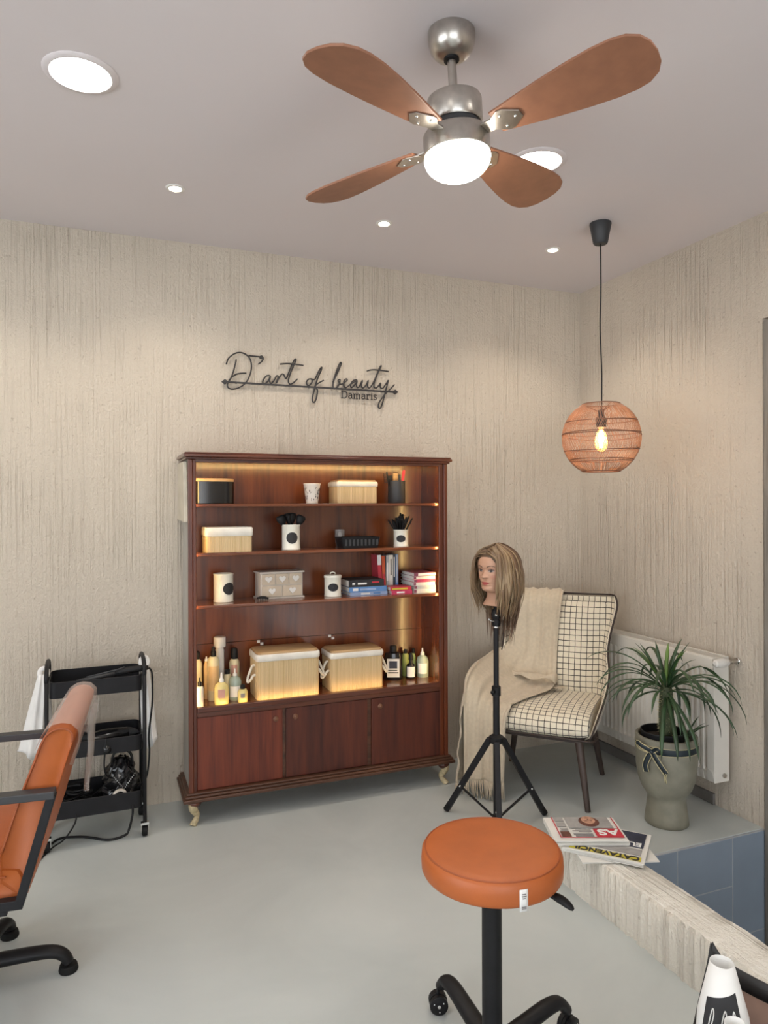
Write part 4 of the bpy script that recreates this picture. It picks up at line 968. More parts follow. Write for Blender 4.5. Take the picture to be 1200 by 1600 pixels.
# clear film over the top of the backrest
g = G(); P_ = [(-.172, .800), (-.158, .836), (-.143, .859), (-.122, .873), (-.099, .877), (-.075, .872), (-.056, .852), (-.055, .825), (-.066, .788), (-.080, .74)]
rows = []
for j in range(25):
    v = -1 + 2 * j / 24; y = v * (bw + .004)
    rows.append([(x + .405 + (.004 * sin(9 * v + i) if i > 7 else 0), y, z + (.02 * sin(5 * v + 1) if i == 9 else 0)) for i, (x, z) in enumerate(P_)])
g.grid(rows)
flm = tag(obj('plastic_cover', g.move(FR[ch.name]), M['film'], loc=(-.36, 2.50, .78), world=True, smooth=True), 'clear plastic film draped over the top of the orange chair back', 'plastic cover')
g = G(); rows = []
for i in range(10):
    t = i / 9; z = lerp(.862, .585, t); hw = lerp(.075, .012, t)
    rows.append([(.368 + .010 * sin(8 * v + 3 * t) - .025 * t, -.02 + v * hw + .02 * t, z) for v in [-1 + 2 * k / 8 for k in range(9)]])
g.grid(rows)
obj('hanging_flap', g.move(FR[ch.name]), M['film2'], flm, world=True, smooth=True)

# ================================================================ STOOL
sx_, sy_ = .943, 1.612
stl = thing('saddle_stool', 'round orange leather stool on a black gas column with castors', 'stool', (sx_, sy_, 0))
R_ = .181
seat = obj('seat', G().lathe([(0, .542), (R_ - .010, .542), (R_ - .003, .545), (R_ + .001, .553), (R_ + .002, .575), (R_, .596), (R_ - .005, .603), (R_ - .012, .606), (R_ - .03, .609), (R_ - .09, .612), (0, .614)], 72), M['orange'], stl, smooth=True)
obj('seam_piping', G().tube([((R_ - .0075) * cos(2 * pi * k / 64), (R_ - .0075) * sin(2 * pi * k / 64), .6045) for k in range(64)], .0022, 6, closed=True), M['orange_dark'], seat, smooth=True)
obj('seat_plate', G().lathe([(0, .528), (.085, .528), (.095, .542), (0, .542)], 24), M['black'], stl)
ta = atan2(-sy_, -sx_) + radians(24)
tg = G(); rows = []
for z in (.590, .566, .538):
    rows.append([((R_ + .0035) * cos(ta + s * .0105 / R_), (R_ + .0035) * sin(ta + s * .0105 / R_), z) for s in (-1, -.33, .33, 1)])
tg.grid(rows); lab_ = obj('sewn_label', tg, M['inkwhite'], seat, smooth=True, sol=.0012)
tg = G()
for z, w in ((.581, .005), (.576, .006), (.571, .004), (.551, .006), (.547, .006)):
    tg.grid([[((R_ + .0052) * cos(ta + s * w / R_), (R_ + .0052) * sin(ta + s * w / R_), zz_) for s in (-1, 0, 1)] for zz_ in (z, z - .0025)])
obj('label_print', tg, M['textgrey'], seat)
obj('gas_column', G().lathe([(0, .09), (.026, .09), (.026, .46), (.0265, .47), (.0265, .528), (0, .528)], 28), M['black'], stl, smooth=True, auto=40)
lv_a = radians(-53)
lv = smooth_path([(.05 * cos(lv_a), .05 * sin(lv_a), .532), (.14 * cos(lv_a), .14 * sin(lv_a), .528), (.185 * cos(lv_a), .185 * sin(lv_a), .520), (.215 * cos(lv_a), .215 * sin(lv_a), .504)], 4)
obj('height_lever', G().tube(lv, [.006] * 5 + [.010, .013, .015, .0155, .015, .013, .010, .005], 10, flat=.55), M['black'], stl, smooth=True)
obj('base_hub', G().lathe([(0, .055), (.040, .055), (.044, .075), (.036, .105), (0, .11)], 24), M['black'], stl, smooth=True, auto=40)
for k in range(5):
    a = radians(92 - 72 * k); L_ = .272
    if k == 1: a = radians(11)
    pts = [(.03 * cos(a), .03 * sin(a), .085), (.12 * cos(a), .12 * sin(a), .098), (.20 * cos(a), .20 * sin(a), .110), (.245 * cos(a), .245 * sin(a), .106), (L_ * cos(a), L_ * sin(a), .078)]
    lg = obj('base_leg', G().tube(smooth_path(pts, 4), [lerp(.027, .0215, i / 16) for i in range(17)], 12, flat=.72), M['black'], stl, smooth=True)
    ca = a + radians((70, 10, 140, 200, 30)[k])
    c = (L_ * cos(a) + .012 * cos(ca), L_ * sin(a) + .012 * sin(ca), .027)
    wm = Matrix.Translation(c) @ Matrix.Rotation(ca + pi / 2, 4, 'Z')
    for s in (-1, 1):
        w = obj('castor_wheel', G().rings(disc_x((s * .013, 0, 0), .024, .027, -.008, .008, 24)).move(wm), M['black'], lg, smooth=True, auto=40)
    wg = G()
    for s in (-1, 1): wg.rings(disc_x((s * .0215, 0, 0), .004, .005, -.0015, .0015, 10))
    for s in (-1, 1):
        for q in range(3): wg.rings(disc_x((s * .0212, .016 * cos(q * 2.1 + .6), .016 * sin(q * 2.1 + .6)), .0016, .002, -.001, .001, 6))
    obj('castor_bolt', wg.move(wm), M['chrome'], lg)
    obj('castor_housing', G().lathe([(0, -.010), (.006, -.010), (.006, .050), (0, .050)], 10, (0, 0, 0)).rings([[(x, .028 * cos(t), .028 * sin(t)) for t in [radians(20 + q * 14) for q in range(11)]] + [(x, 0, .004)] for x in (-.0045, .0045)]).move(wm), M['black'], lg)

# ================================================================ CHECKED ARMCHAIR
AC_LOC, AC_ROT = (2.205, 3.195, 0), radians(-46.2)
ac = thing('armchair', 'cream armchair with dark window-pane check and brown wooden legs in the corner', 'armchair', AC_LOC, AC_ROT)
for sx2, sy2 in ((-1, -1), (1, -1), (-1, 1), (1, 1)):
    obj('leg', G().tube([(sx2 * .255, sy2 * .262, 0), (sx2 * .200, sy2 * .205, .345)], [.0135, .021], 14), M['legwood'], ac, smooth=True, auto=40)
SHELL = [  # z, half width, back y, forward reach of the sides, forward lean of the rim
    (.325, .215, .215, .42), (.35, .248, .225, .455), (.40, .264, .237, .440), (.45, .276, .248, .390), (.50, .286, .259, .310), (.55, .292, .270, .220), (.60, .291, .281, .140), (.65, .283, .292, .092),
    (.70, .279, .303, .070), (.76, .285, .315, .056), (.82, .297, .327, .050), (.88, .311, .339, .047), (.93, .320, .349, .044), (.96, .318, .354, .040), (.975, .306, .357, .034)]
def shell_section(z):
    w, yb, a = tab(SHELL, z); r = min(.085, a * .9); L = w + a; out = []
    ss = [0, .2, .4, .6, .75, .88, 1.0]
    flatl = w - r; arc = r * pi / 2; rest = max(a - r, .001); tot = flatl + arc + rest
    S = [flatl * k / 5 for k in range(6)] + [flatl + arc * k / 5 for k in range(1, 6)] + [flatl + arc + rest * k / 9 for k in range(1, 10)]
    half = []
    for s in S:
        if s <= flatl: x, y = s, yb - .02 * (1 - (s / max(w, .01)) ** 2) * -1 - .0
        elif s <= flatl + arc:
            t = (s - flatl) / r; x, y = flatl + r * sin(t), yb - r + r * cos(t)
        else:
            q = s - flatl - arc; x, y = w + (.10 * q - .24 * q * q if z < .66 else .05 * q), yb - r - q
        half.append((x, y, s))
    return half
zs = [.325, .335, .35, .375, .40, .425, .45, .475, .50, .525, .55, .575, .60, .625, .65, .675, .70, .73, .76, .79, .82, .85, .88, .905, .93, .95, .965, .975]
g = G(); rows = []; uvs = []; edgeR, edgeL = [], []
for z in zs:
    h = shell_section(z); row = [(-x, y, z, -s) for x, y, s in reversed(h[1:])] + [(x, y, z, s) for x, y, s in h]
    crest = .012 * (z - .9) / .075 if z > .9 else 0
    rows.append([(x, y, zz + crest * (1 - (abs(s) / .3) ** 2) * -.4 if z > .9 else zz) for x, y, zz, s in row]); uvs += [(s, zz * 1.02) for x, y, zz, s in row]
    edgeR.append(Vector(row[-1][:3])); edgeL.append(Vector(row[0][:3]))
g.grid(rows); g.uv = uvs
shl = obj('shell', g, [M['check'], M['creamfab']], ac, smooth=True, sol=-.016, sub=1)
shl.modifiers['thick'].material_offset_rim = 1
top_edge = [Vector(p) for p in rows[-1]]
def outw(p, q=.006): return Vector((p.x * (1 + .0), p.y - q, p.z))
obj('piping', G().tube(smooth_path([Vector((e.x + .013, e.y - .004, e.z)) for e in edgeR[::2]] + [Vector((edgeR[-1].x + .009, edgeR[-1].y + .004, edgeR[-1].z + .008))] + [p + Vector((0, .012, .007)) for p in reversed(top_edge[3:-3:3])] + [Vector((edgeL[-1].x - .009, edgeL[-1].y + .004, edgeL[-1].z + .008))] + [Vector((e.x - .013, e.y - .004, e.z)) for e in reversed(edgeL[::2])], 4), .0052, 8), M['piping'], ac, smooth=True)
# inner back pad gives the backrest its soft front
g = G(); rows = []; uvs = []
for i in range(15):
    t = i / 14; z = lerp(.44, .945, t); w, yb, a = tab(SHELL, z); w = w - .040
    rr = []
    for k in range(17):
        s = -1 + k / 8; bul = (1 - s ** 4) * (1 - (2 * t - 1) ** 6)
        rr.append((s * w, yb - .012 - .034 * bul + .012 * abs(s) ** 3, z)); uvs.append((s * w, z * 1.02))
    rows.append(rr)
g.grid(rows); g.uv = uvs
obj('back_cushion', g, M['check'], ac, smooth=True, sub=1)
# seat cushion: profile from the rear over the rounded front and under
prof = [(.245, .452), (.16, .456), (.08, .462), (.0, .466), (-.08, .466), (-.15, .462), (-.205, .452), (-.245, .434), (-.268, .405), (-.272, .375), (-.262, .352), (-.235, .338), (-.10, .332), (.10, .330), (.22, .332)]
L = [0]
for a_, b_ in zip(prof, prof[1:]): L.append(L[-1] + sqrt((a_[0] - b_[0]) ** 2 + (a_[1] - b_[1]) ** 2))
g = G(); rows = []; uvs = []
for k in range(21):
    s = -1 + k / 10; e = abs(s) ** 6
    row = [(s * .258, y * (1 - .03 * e) + .01 * s * s * (1 if y < -.1 else 0), .40 + (z - .40) * (1 - .22 * e)) for y, z in prof]
    rows.append(row); uvs += [(s * .27, -l) for l in L]
rows = rows[::-1]; uvs = [(-u, v) for u, v in uvs]
g.grid(rows); g.uv = uvs
n_ = len(prof); g.f.append(tuple(range(n_))); g.f.append(tuple((20) * n_ + k for k in range(n_ - 1, -1, -1)))
obj('seat_cushion', g, M['check'], ac, smooth=True, auto=70)
obj('piping', G().tube(smooth_path([(.292, -.20, .345), (.278, -.25, .338), (.24, -.270, .342), (.1, -.274, .345), (-.1, -.274, .345), (-.24, -.270, .342), (-.278, -.25, .338), (-.292, -.20, .345)], 5), .005, 8), M['piping'], ac, smooth=True)
obj('seat_frame', G().prism(rrect(-.235, .235, -.235, .235, .05), .318, .345), M['piping'], ac)

# ---------------------------------------------------------------- knitted throw with fringe
th = thing('throw_blanket', 'beige knitted throw with fringe draped over back, seat and arm of the checked armchair', 'blanket', AC_LOC, AC_ROT)
def bicubic(C, nu, nv):
    cols = [smooth_path([Vector(r[k]) for r in C], nv) for k in range(len(C[0]))]
    out = []
    for i in range(len(cols[0])):
        out.append(smooth_path([c[i] for c in cols], nu))
    return out
def ripple(rows, amp, fu, fv, seed, fade=0.12):
    m, n = len(rows), len(rows[0]); out = []
    for i in range(m):
        rr = []
        for k in range(n):
            p = rows[i][k]; du = rows[i][min(k + 1, n - 1)] - rows[i][max(k - 1, 0)]; dv = rows[min(i + 1, m - 1)][k] - rows[max(i - 1, 0)][k]
            nn = du.cross(dv)
            if nn.length > 1e-9: nn.normalize()
            t = i / m; u = k / n
            f = amp * (.55 * sin(2 * pi * (fu * u + .35 * sin(2.2 * t * fv + seed)) + seed) + .45 * sin(2 * pi * (fu * 1.9 * u - .5 * t) + 2 * seed) + .5 * mnoise.noise((4 * u + seed, 5 * t, seed)))
            rr.append(p + nn * f)
        out.append(rr)
    return out
C = [[(x, .425, .90) for x in (-.27, -.18, -.10, -.04, .02)], [(x, .405, .985) for x in (-.27, -.18, -.10, -.04, .03)], [(x, .345, .998) for x in (-.27, -.18, -.10, -.03, .03)],
     [(x, .272, .94) for x in (-.27, -.18, -.10, -.03, .03)], [(x, .255, .80) for x in (-.26, -.18, -.10, -.04, .02)],
     [(-.27, .235, .69), (-.19, .225, .65), (-.11, .225, .65), (-.05, .235, .65), (.015, .235, .65)],
     [(-.315, .17, .665), (-.23, .155, .575), (-.13, .165, .54), (-.05, .185, .53), (.015, .195, .53)],
     [(-.330, .07, .655), (-.25, .06, .57), (-.155, .07, .51), (-.07, .08, .49), (.01, .10, .49)],
     [(-.340, -.06, .645), (-.275, -.06, .575), (-.19, -.06, .50), (-.10, -.06, .487), (-.04, -.04, .487)],
     [(-.345, -.19, .630), (-.285, -.19, .570), (-.215, -.19, .495), (-.15, -.19, .478), (-.10, -.17, .478)],
     [(-.350, -.275, .585), (-.290, -.275, .530), (-.235, -.275, .470), (-.18, -.275, .448), (-.13, -.275, .448)],
     [(-.352, -.318, .47), (-.295, -.318, .42), (-.240, -.314, .385), (-.19, -.308, .37), (-.14, -.302, .37)],
     [(-.352, -.326, .22), (-.295, -.332, .22), (-.240, -.322, .22), (-.19, -.330, .22), (-.14, -.314, .22)],
     [(-.352, -.330, .100), (-.295, -.338, .095), (-.240, -.326, .100), (-.20, -.336, .095), (-.145, -.320, .100)]]
rows1 = ripple(bicubic(C, 9, 6), .0075, 4.0, 3.0, .7)
def clear_of_seat(rows):
    for r in rows:
        for p in r:
            if p.y > -.25 and p.y < .22 and abs(p.x) < .275 and p.z < .478 and p.z > .30: p.z = .478
    return rows
g = G().grid(clear_of_seat(rows1))
obj('back_drape', g, M['throw'], th, smooth=True, sol=.005)
Ca = []
for x, y, z in [r[0] for r in C[6:12]]:
    Ca.append([(x + .004, y, z - .002), (x - .012, y, z - .03), (x - .022, y - .004, z * .62), (x - .026, y - .01, .20), (x - .034, y - .014, .065)])
rows2 = ripple(bicubic(Ca, 7, 6), .0075, 3.0, 2.0, 2.1)
# the hanging side falls in upright folds
for i, r in enumerate(rows2):
    for k, p in enumerate(r):
        if k > len(r) * .4: p.x -= .012 * (1 + sin(i * .8 + .5)) * (k / len(r) - .4) / .6
g = G().grid(rows2); obj('arm_drape', g, M['throw'], th, smooth=True, sol=.005)
# loose fold bunched where back and seat meet
g = G()
fold = [[(-.25 + .28 * u, .185 - .05 * sin(pi * u) - .06 * q, .512 + .034 * sin(pi * q) * (.6 + .5 * sin(7 * u + 1)) + .035 * sin(pi * u) + .012 * sin(11 * u + 5 * q)) for u in [k / 18 for k in range(19)]] for q in [j / 8 for j in range(9)]]
obj('loose_fold', g.grid(fold), M['throw'], th, smooth=True, sol=.004)
rng = random.Random(17); g = G()
def strands(edge, nstr, ln, lean=(0, 0)):
    for k in range(nstr):
        f = (k + .5) / nstr * (len(edge) - 1); i = int(f); p = Vector(edge[i]).lerp(Vector(edge[min(i + 1, len(edge) - 1)]), f - i)
        l = ln * rng.uniform(.75, 1.1); dx, dy = rng.uniform(-.010, .010), rng.uniform(-.010, .010)
        g.tube([p, p + Vector((dx * .4, dy * .4, -l * .5)), Vector((p.x + dx, p.y + dy, max(.004, p.z - l)))], [.0026, .0023, .0016], 4)
strands(rows1[-1], 40, .088); strands([r[-1] for r in rows2], 58, .058)
# fringe lying on the seat where the strip over the back ends
e2 = rows1[44]
for k in range(26):
    p = Vector((-.02 + .04 * rng.random(), .17 - .006 * k * 0 + rng.uniform(-.03, .03), .484)); g.tube([p, p + Vector((.03, -.012, .001)), p + Vector((.055 + rng.uniform(-.01, .01), rng.uniform(-.03, .02), -.002))], [.0019, .0017, .0012], 4)
fr = obj('fringe', g, M['throw'], th, smooth=True); fr['kind'] = 'stuff'

# ================================================================ TRIPOD AND MANNEQUIN HEAD
TPX, TPY = 1.706, 2.868
tp = thing('tripod_stand', 'black metal tripod stand carrying a mannequin head in front of the armchair', 'tripod', (TPX, TPY, 0))
obj('pole', G().lathe([(0, .028), (.0155, .028), (.0155, .640), (0, .640)], 20), M['blackmetal'], tp, smooth=True, auto=40)
obj('inner_pole', G().lathe([(0, .63), (.0125, .63), (.0125, .945), (0, .945)], 20), M['blackmetal'], tp, smooth=True, auto=40)
cl = obj('clamp_collar', G().lathe([(.0155, .605), (.021, .607), (.021, .648), (.016, .652), (.0125, .652)], 20, caps=False), M['black'], tp, smooth=True, auto=40)
obj('clamp_knob', G().tube([(-.016, -.012, .628), (-.034, -.018, .628)], [.007, .009], 10), M['black'], cl, smooth=True)
obj('leg_collar', G().lathe([(.015, .385), (.030, .388), (.034, .400), (.034, .416), (.022, .424), (.0155, .426)], 20, caps=False), M['black'], tp, smooth=True, auto=40)
obj('lower_collar', G().lathe([(.015, .030), (.022, .032), (.022, .050), (.015, .052)], 20, caps=False), M['black'], tp, smooth=True, auto=40)
a0 = atan2(3.093 - TPY, 1.564 - TPX)
for k, a in enumerate((a0, a0 + radians(120), a0 + radians(240))):
    c, s = cos(a), sin(a)
    lg = obj('leg', G().bar((.034 * c, .034 * s, .400), (.266 * c, .266 * s, .016), .024, .026, (c, s, .3)), M['blackmetal'], tp, bev=.003)
    obj('rubber_foot', G().tube([(.252 * c, .252 * s, .042), (.272 * c, .272 * s, .010)], [.0145, .0155], 12), M['rubber'], lg, smooth=True, auto=40)
    obj('brace', G().bar((.020 * c, .020 * s, .041), (.190 * c, .190 * s, .140), .012, .005), M['blackmetal'], tp)
    obj('bolt', G().tube([(.190 * c - .015 * s, .190 * s + .015 * c, .145), (.190 * c + .015 * s, .190 * s - .015 * c, .145)], .0045, 8), M['chrome'], lg, smooth=True)
hc = obj('head_clamp', G().lathe([(0, .930), (.018, .930), (.020, .945), (.020, .955), (.015, .962), (.021, .968), (.023, .985), (.018, 1.004), (.010, 1.012), (.010, 1.05), (0, 1.05)], 20), M['black'], tp, smooth=True, auto=40)
obj('chrome_band', G().lathe([(.0128, .922), (.0165, .923), (.0165, .930), (.0128, .931)], 18, caps=False), M['chrome'], tp, smooth=True)
obj('clamp_lever', G().tube(smooth_path([(-.016, -.010, .955), (-.032, -.012, .958), (-.048, -.010, .968)], 4), .0042, 8), M['chrome'], hc, smooth=True)
obj('clamp_bolt', G().tube([(-.010, -.018, .985), (-.014, -.026, .985)], .006, 10), M['chrome'], hc, smooth=True)

HZ0 = 1.028
hd = thing('mannequin_head', 'training mannequin head with long layered ash-blond hair on the black tripod', 'mannequin head', (TPX, TPY, HZ0), radians(-68))
HEAD = [  # z, half width, front, back  (front is -y)
    (.000, .066, .044, .062), (.006, .064, .044, .062), (.020, .054, .038, .060), (.035, .046, .033, .058), (.050, .043, .032, .057), (.060, .042, .036, .058), (.066, .045, .058, .060), (.0705, .046, .071, .062), (.078, .049, .0785, .064), (.088, .053, .080, .067),
    (.100, .058, .0795, .070), (.112, .062, .080, .074), (.130, .066, .081, .080), (.150, .069, .0815, .086), (.170, .0715, .083, .091), (.190, .073, .0865, .094), (.205, .0725, .086, .094), (.220, .070, .081, .091), (.235, .064, .071, .084), (.248, .054, .056, .072), (.257, .042, .040, .056), (.263, .027, .024, .036), (.2655, .010, .009, .013)]
def ga(x, s): return exp(-(x / s) ** 2)
g = G(); g.col = []
zs = [i * .0022 for i in range(29)] + [.0638 + i * .0018 for i in range(74)] + [.1975 + i * .0034 for i in range(20)] + [.2645, .2655]
TH = []
nt_ = 112
for k in range(nt_):
    u = -1 + 2 * k / nt_; TH.append(pi * (.42 * u + .58 * u ** 3))     # denser at the face
rings = []
skin = (.50, .285, .19)
for z in zs:
    a, f, b = tab(HEAD, z); row = []
    for t in TH:
        s_, c_ = sin(t), cos(t)
        e = .86
        sx3 = (abs(s_) ** e) * (1 if s_ >= 0 else -1); cx3 = (abs(c_) ** e) * (1 if c_ >= 0 else -1)
        x = a * sx3; y = -(f if c_ > 0 else b) * cx3
        col = skin
        if c_ > .15 and z > .062 and z < .235:
            w = min(1, (c_ - .15) / .3)
            ax = abs(x); d = 0
            nz = max(0, min(1, (.168 - z) / .034)) if z > .134 else max(0, 1 - (.134 - z) / .0085)
            d += .0205 * nz ** 1.15 * ga(x, .0068 + .0048 * nz)
            d += .006 * ga(z - .136, .006) * ga(ax - .0105, .0055)
            d -= .0085 * ga(ax - .029, .014) * ga(z - .1625, .0095)
            d += .0042 * ga(ax - .0295, .0095) * ga(z - .162, .0058)
            d += .0022 * ga(z - .182, .008) * ga(ax - .026, .02)
            d -= .003 * ga(x, .02) * ga(z - .168, .006)
            d += .0058 * ga(x, .019) * ga(z - .1125, .0045) + .0070 * ga(x, .016) * ga(z - .1015, .0052) - .0030 * ga(x, .024) * ga(z - .1070, .0016)
            d -= .0035 * ga(x, .026) * ga(z - .0925, .005)
            d -= .0012 * ga(x, .004) * ga(z - .120, .006)
            d += .0050 * ga(x, .017) * ga(z - .079, .010)
            d += .0040 * ga(ax - .040, .018) * ga(z - .138, .020)
            d -= .0030 * ga(ax - .046, .016) * ga(z - .105, .020)
            y -= d * w
            # make-up painted on the mannequin
            lipu = .1150 - .0020 * ga(x, .003) - (ax / .0195) ** 2 * .0072; lipl = .0975 + (ax / .0195) ** 2 * .0088
            if ax < .020 and lipl < z < lipu: col = (.40, .095, .08) if abs(z - .107) > .0011 else (.20, .02, .025)
            ex = (ax - .0295) / .0145; 
            if abs(ex) < 1:
                up = .1625 + .0052 * (1 - ex * ex) + .001 * ex; lo_ = .1625 - .0042 * (1 - ex * ex) + .001 * ex
                if lo_ < z < up: col = (.03, .022, .02) if abs(ex - .05) < .40 else (.40, .34, .31)
                elif up <= z < up + .0024: col = (.05, .03, .025)
                elif up + .0024 <= z < up + .008: col = (.36, .20, .15)
                elif lo_ - .0012 < z <= lo_: col = (.16, .08, .06)
            bx = (ax - .013) / .036
            if 0 < bx < 1:
                bz_ = .1795 + .0085 * sin(pi * min(1, bx * .78)) - .003 * bx * bx
                if abs(z - bz_) < .0029 * (1 - .5 * bx): col = (.12, .06, .038)
            if ga(ax - .040, .014) * ga(z - .136, .012) > .5: col = (.50, .25, .17)
            if z > .228 - .1 * max(0, ax - .035): col = (.20, .11, .07)
        row.append((x, y, z)); g.col.append(col)
    rings.append(row)
g.rings(rings)
head = obj('face', g, M['skin'], hd, smooth=True)
g = G()
for s in (-1, 1):
    m = Matrix.Translation((s * .0715, .006, .148)) @ Matrix.Rotation(s * radians(22), 4, 'Z')
    k0 = len(g.v)
    g.rings([[(s * (.004 + .006 * q * q), .017 * (.35 + .65 * q) * cos(t) + .004 * sin(t), .030 * (.35 + .65 * q) * sin(t) - .004 * (sin(t) < -.5)) for t in [2 * pi * k / 20 for k in range(20)]] for q in (.1, .5, .85, 1.0, .95)]).move(m, k0)
g.col = [skin] * len(g.v)
obj('ears', g, M['skin'], head, smooth=True)
# hair: a close cap and overlapping locks
def scalp(az, el, lift=0.0):
    """az 0 = face, positive to the mannequin's left; el 0 at ear level, pi/2 at the top"""
    return Vector((sin(az) * cos(el) * (.0755 + lift), -cos(az) * cos(el) * ((.0895 if cos(az) > 0 else .097) + lift), .178 + sin(el) * (.090 + lift)))
def hairline(az):   # lowest elevation kept by the cap at each side
    a = abs((az + pi) % (2 * pi) - pi)
    return tab([(0, .63), (.35, .56), (.60, .42), (.85, .05), (1.1, -.35), (1.6, -.6), (3.2, -.75)], a)[0]
g = G(); g.col = []; rings = []
NA = 64
for i in range(17):
    t = i / 16; row = []
    for k in range(NA):
        az = -pi + 2 * pi * k / NA; el = lerp(hairline(az), pi / 2 - .02, t)
        p = scalp(az, el, .0075 + .001 * mnoise.noise((az * 6, el * 3, 0))); row.append(p)
        g.col.append((.115, .070, .042) if cos(az) > .2 and t < .35 else (.17, .105, .06))
    rings.append(row)
g.rings(rings)
hair = obj('hair', g, M['hair'], hd, smooth=True)
rng = random.Random(23)
blond = ((.33, .225, .125), (.27, .18, .095), (.22, .14, .072), (.39, .28, .165), (.17, .10, .052))
brown = ((.16, .085, .045), (.12, .062, .034), (.20, .11, .06), (.09, .045, .027))
locks = {'front_locks': None, 'side_locks': None, 'back_locks': None}
def lock(G_, az, start_el, part_x, end_z, out, wid, col0, col1, wave, curl=0.0, fwd=0.0, sweep=None):
    pts = []
    if sweep:       # combed sideways from the hairline over the temple
        for q in (0, .25, .5, .75): pts.append(scalp(lerp(sweep[0], az, q ** .8), lerp(sweep[1], .18, q ** 1.3), .008 + out * .55 * q + .006 * sin(pi * q)))
    # from the parting over the head
    top = Vector((part_x, rng.uniform(-.045, .05), 0))
    for e in (1.45, 1.15, .85, .55, .25, 0.0):
        if e > start_el or sweep: continue
        w = max(0, (e - .5) / .95)
        p = scalp(az, e, out * (.55 + .45 * (1 - e / 1.45))); p.x = lerp(p.x, part_x, w * .75); pts.append(p)
    base = scalp(az, 0, out)
    z0 = base.z; n = 7; side = Vector((cos(az), sin(az), 0)); rad = Vector((sin(az), -cos(az), 0))
    ph = rng.uniform(0, 6)
    for k in range(1, n + 1):
        t = k / n; z = lerp(z0, end_z, t)
        r = (.012 * sin(pi * min(t * 1.2, 1)) - .030 * t * t + curl * t * t)
        pts.append(Vector((base.x, base.y, z)) + rad * (r + .004 * sin(ph + 5 * t)) + side * (wave * sin(ph + 4.5 * t) * t) + Vector((0, fwd * t * t, 0)))
    P = smooth_path(pts, 3); m = len(P); a0_ = len(G_.v)
    R = []
    for i, p in enumerate(P):
        t = i / (m - 1); d = (P[min(i + 1, m - 1)] - P[max(i - 1, 0)]).normalized()
        nn = Vector((p.x, p.y * .9, (p.z - .16) * .8 if p.z > .16 else 0)); nn = (nn - d * nn.dot(d)).normalized(); sd = d.cross(nn)
        w = wid * min(1, .35 + 2.2 * t) * (1 if t < .55 else max(.06, 1 - ((t - .55) / .45) ** 1.7)); th_ = w * .34
        R.append([p + sd * (w * cos(q)) + nn * (th_ * sin(q)) for q in [2 * pi * j / 6 for j in range(6)]])
        c = tuple(lerp(x, y, min(1, max(0, (t - .25) * 1.5))) for x, y in zip(col0, col1)); G_.col += [c] * 6
    G_.rings(R)
fg, sg, bg_ = G(), G(), G()
for q in (fg, sg, bg_): q.col = []
for k in range(46):       # locks framing the face, swept from the parting
    s = 1 if k % 2 else -1; az = s * rng.uniform(.80, 1.32)
    c = rng.choice(blond[:4]); lock(fg, az, 1.5, s * .006 + .006, rng.uniform(-.045, .025), rng.uniform(.016, .030), rng.uniform(.006, .0095), rng.choice(((.17, .105, .06), (.24, .16, .09))), c, .006, rng.uniform(-.005, .018), rng.uniform(-.012, .012))
for k in range(56):
    s = 1 if k % 3 else -1; a0_ = s * rng.uniform(.02, .62)
    lock(fg, s * rng.uniform(.92, 1.30), 1.5, 0, rng.uniform(-.05, .02), rng.uniform(.014, .026), rng.uniform(.006, .0085), rng.choice(((.15, .09, .05), (.20, .13, .07))), rng.choice(blond), .008, rng.uniform(-.004, .02), rng.uniform(-.012, .008), (a0_, hairline(a0_) + rng.uniform(.02, .75)))
for k in range(120):
    s = 1 if k % 2 else -1; az = s * rng.uniform(1.15, 2.25)
    lock(sg, az, 1.5, s * .006 + .004, rng.uniform(-.075, .03), rng.uniform(.018, .036), rng.uniform(.006, .0095), rng.choice(blond + brown[:1]), rng.choice(blond), .008, rng.uniform(-.010, .018))
for k in range(130):
    az = pi + rng.uniform(-1.15, 1.15); long_ = rng.random() < .62
    lock(bg_, az, 1.5, .004, rng.uniform(-.195, -.10) if long_ else rng.uniform(-.09, .0), rng.uniform(.012, .026) if long_ else rng.uniform(.024, .040), rng.uniform(.006, .0095), rng.choice(blond[1:] + brown), rng.choice(brown) if long_ else rng.choice(blond + brown[:1]), .010, rng.uniform(-.02, .012))
for nm, gg in (('front_locks', fg), ('side_locks', sg), ('back_locks', bg_)): obj(nm, gg, M['hair'], hair, smooth=True)['kind'] = 'stuff'

# ================================================================ RADIATOR
RX0, RX1, RY0, RY1, RZ0, RZ1 = 2.700, 2.795, 2.548, 3.56, .163, .763
ra = thing('radiator', 'white enamelled panel radiator on the right wall behind plant and armchair', 'radiator', (2.80, 3.05, .16))
def robj(name, g, m, par=None, **k): return obj(name, g, M[m], par or ra, world=True, **k)
# front sheet with upright pressed channels
g = G(); prof = [(RY0, RX0 + .004), (RY0 + .030, RX0)]
nch = 27; pitch = (RY1 - RY0 - .07) / nch
for k in range(nch):
    y = RY0 + .035 + k * pitch; prof += [(y, RX0), (y + pitch * .18, RX0 + .010), (y + pitch * .55, RX0 + .010), (y + pitch * .73, RX0)]
prof += [(RY1 - .03, RX0), (RY1, RX0 + .004)]
def face(z, k): return [(RX0 + (x - RX0) * k, y, z) for y, x in prof]
rowsf = [face(RZ0 + .006, 0.3), face(RZ0 + .050, 0.0), face(RZ0 + .064, 1.0), face(RZ1 - .074, 1.0), face(RZ1 - .060, 0.0), face(RZ1 - .008, 0.0)]
rowsf[0] = [(x + .006, y, z) for x, y, z in rowsf[0]]
g.grid(rowsf); robj('front_sheet', g, 'radiator', smooth=False, sol=-.004)
robj('rear_sheet', G().box(RX1 - .012, RX1 - .004, RY0 + .01, RY1 - .01, RZ0 + .01, RZ1 - .03), 'radiator')
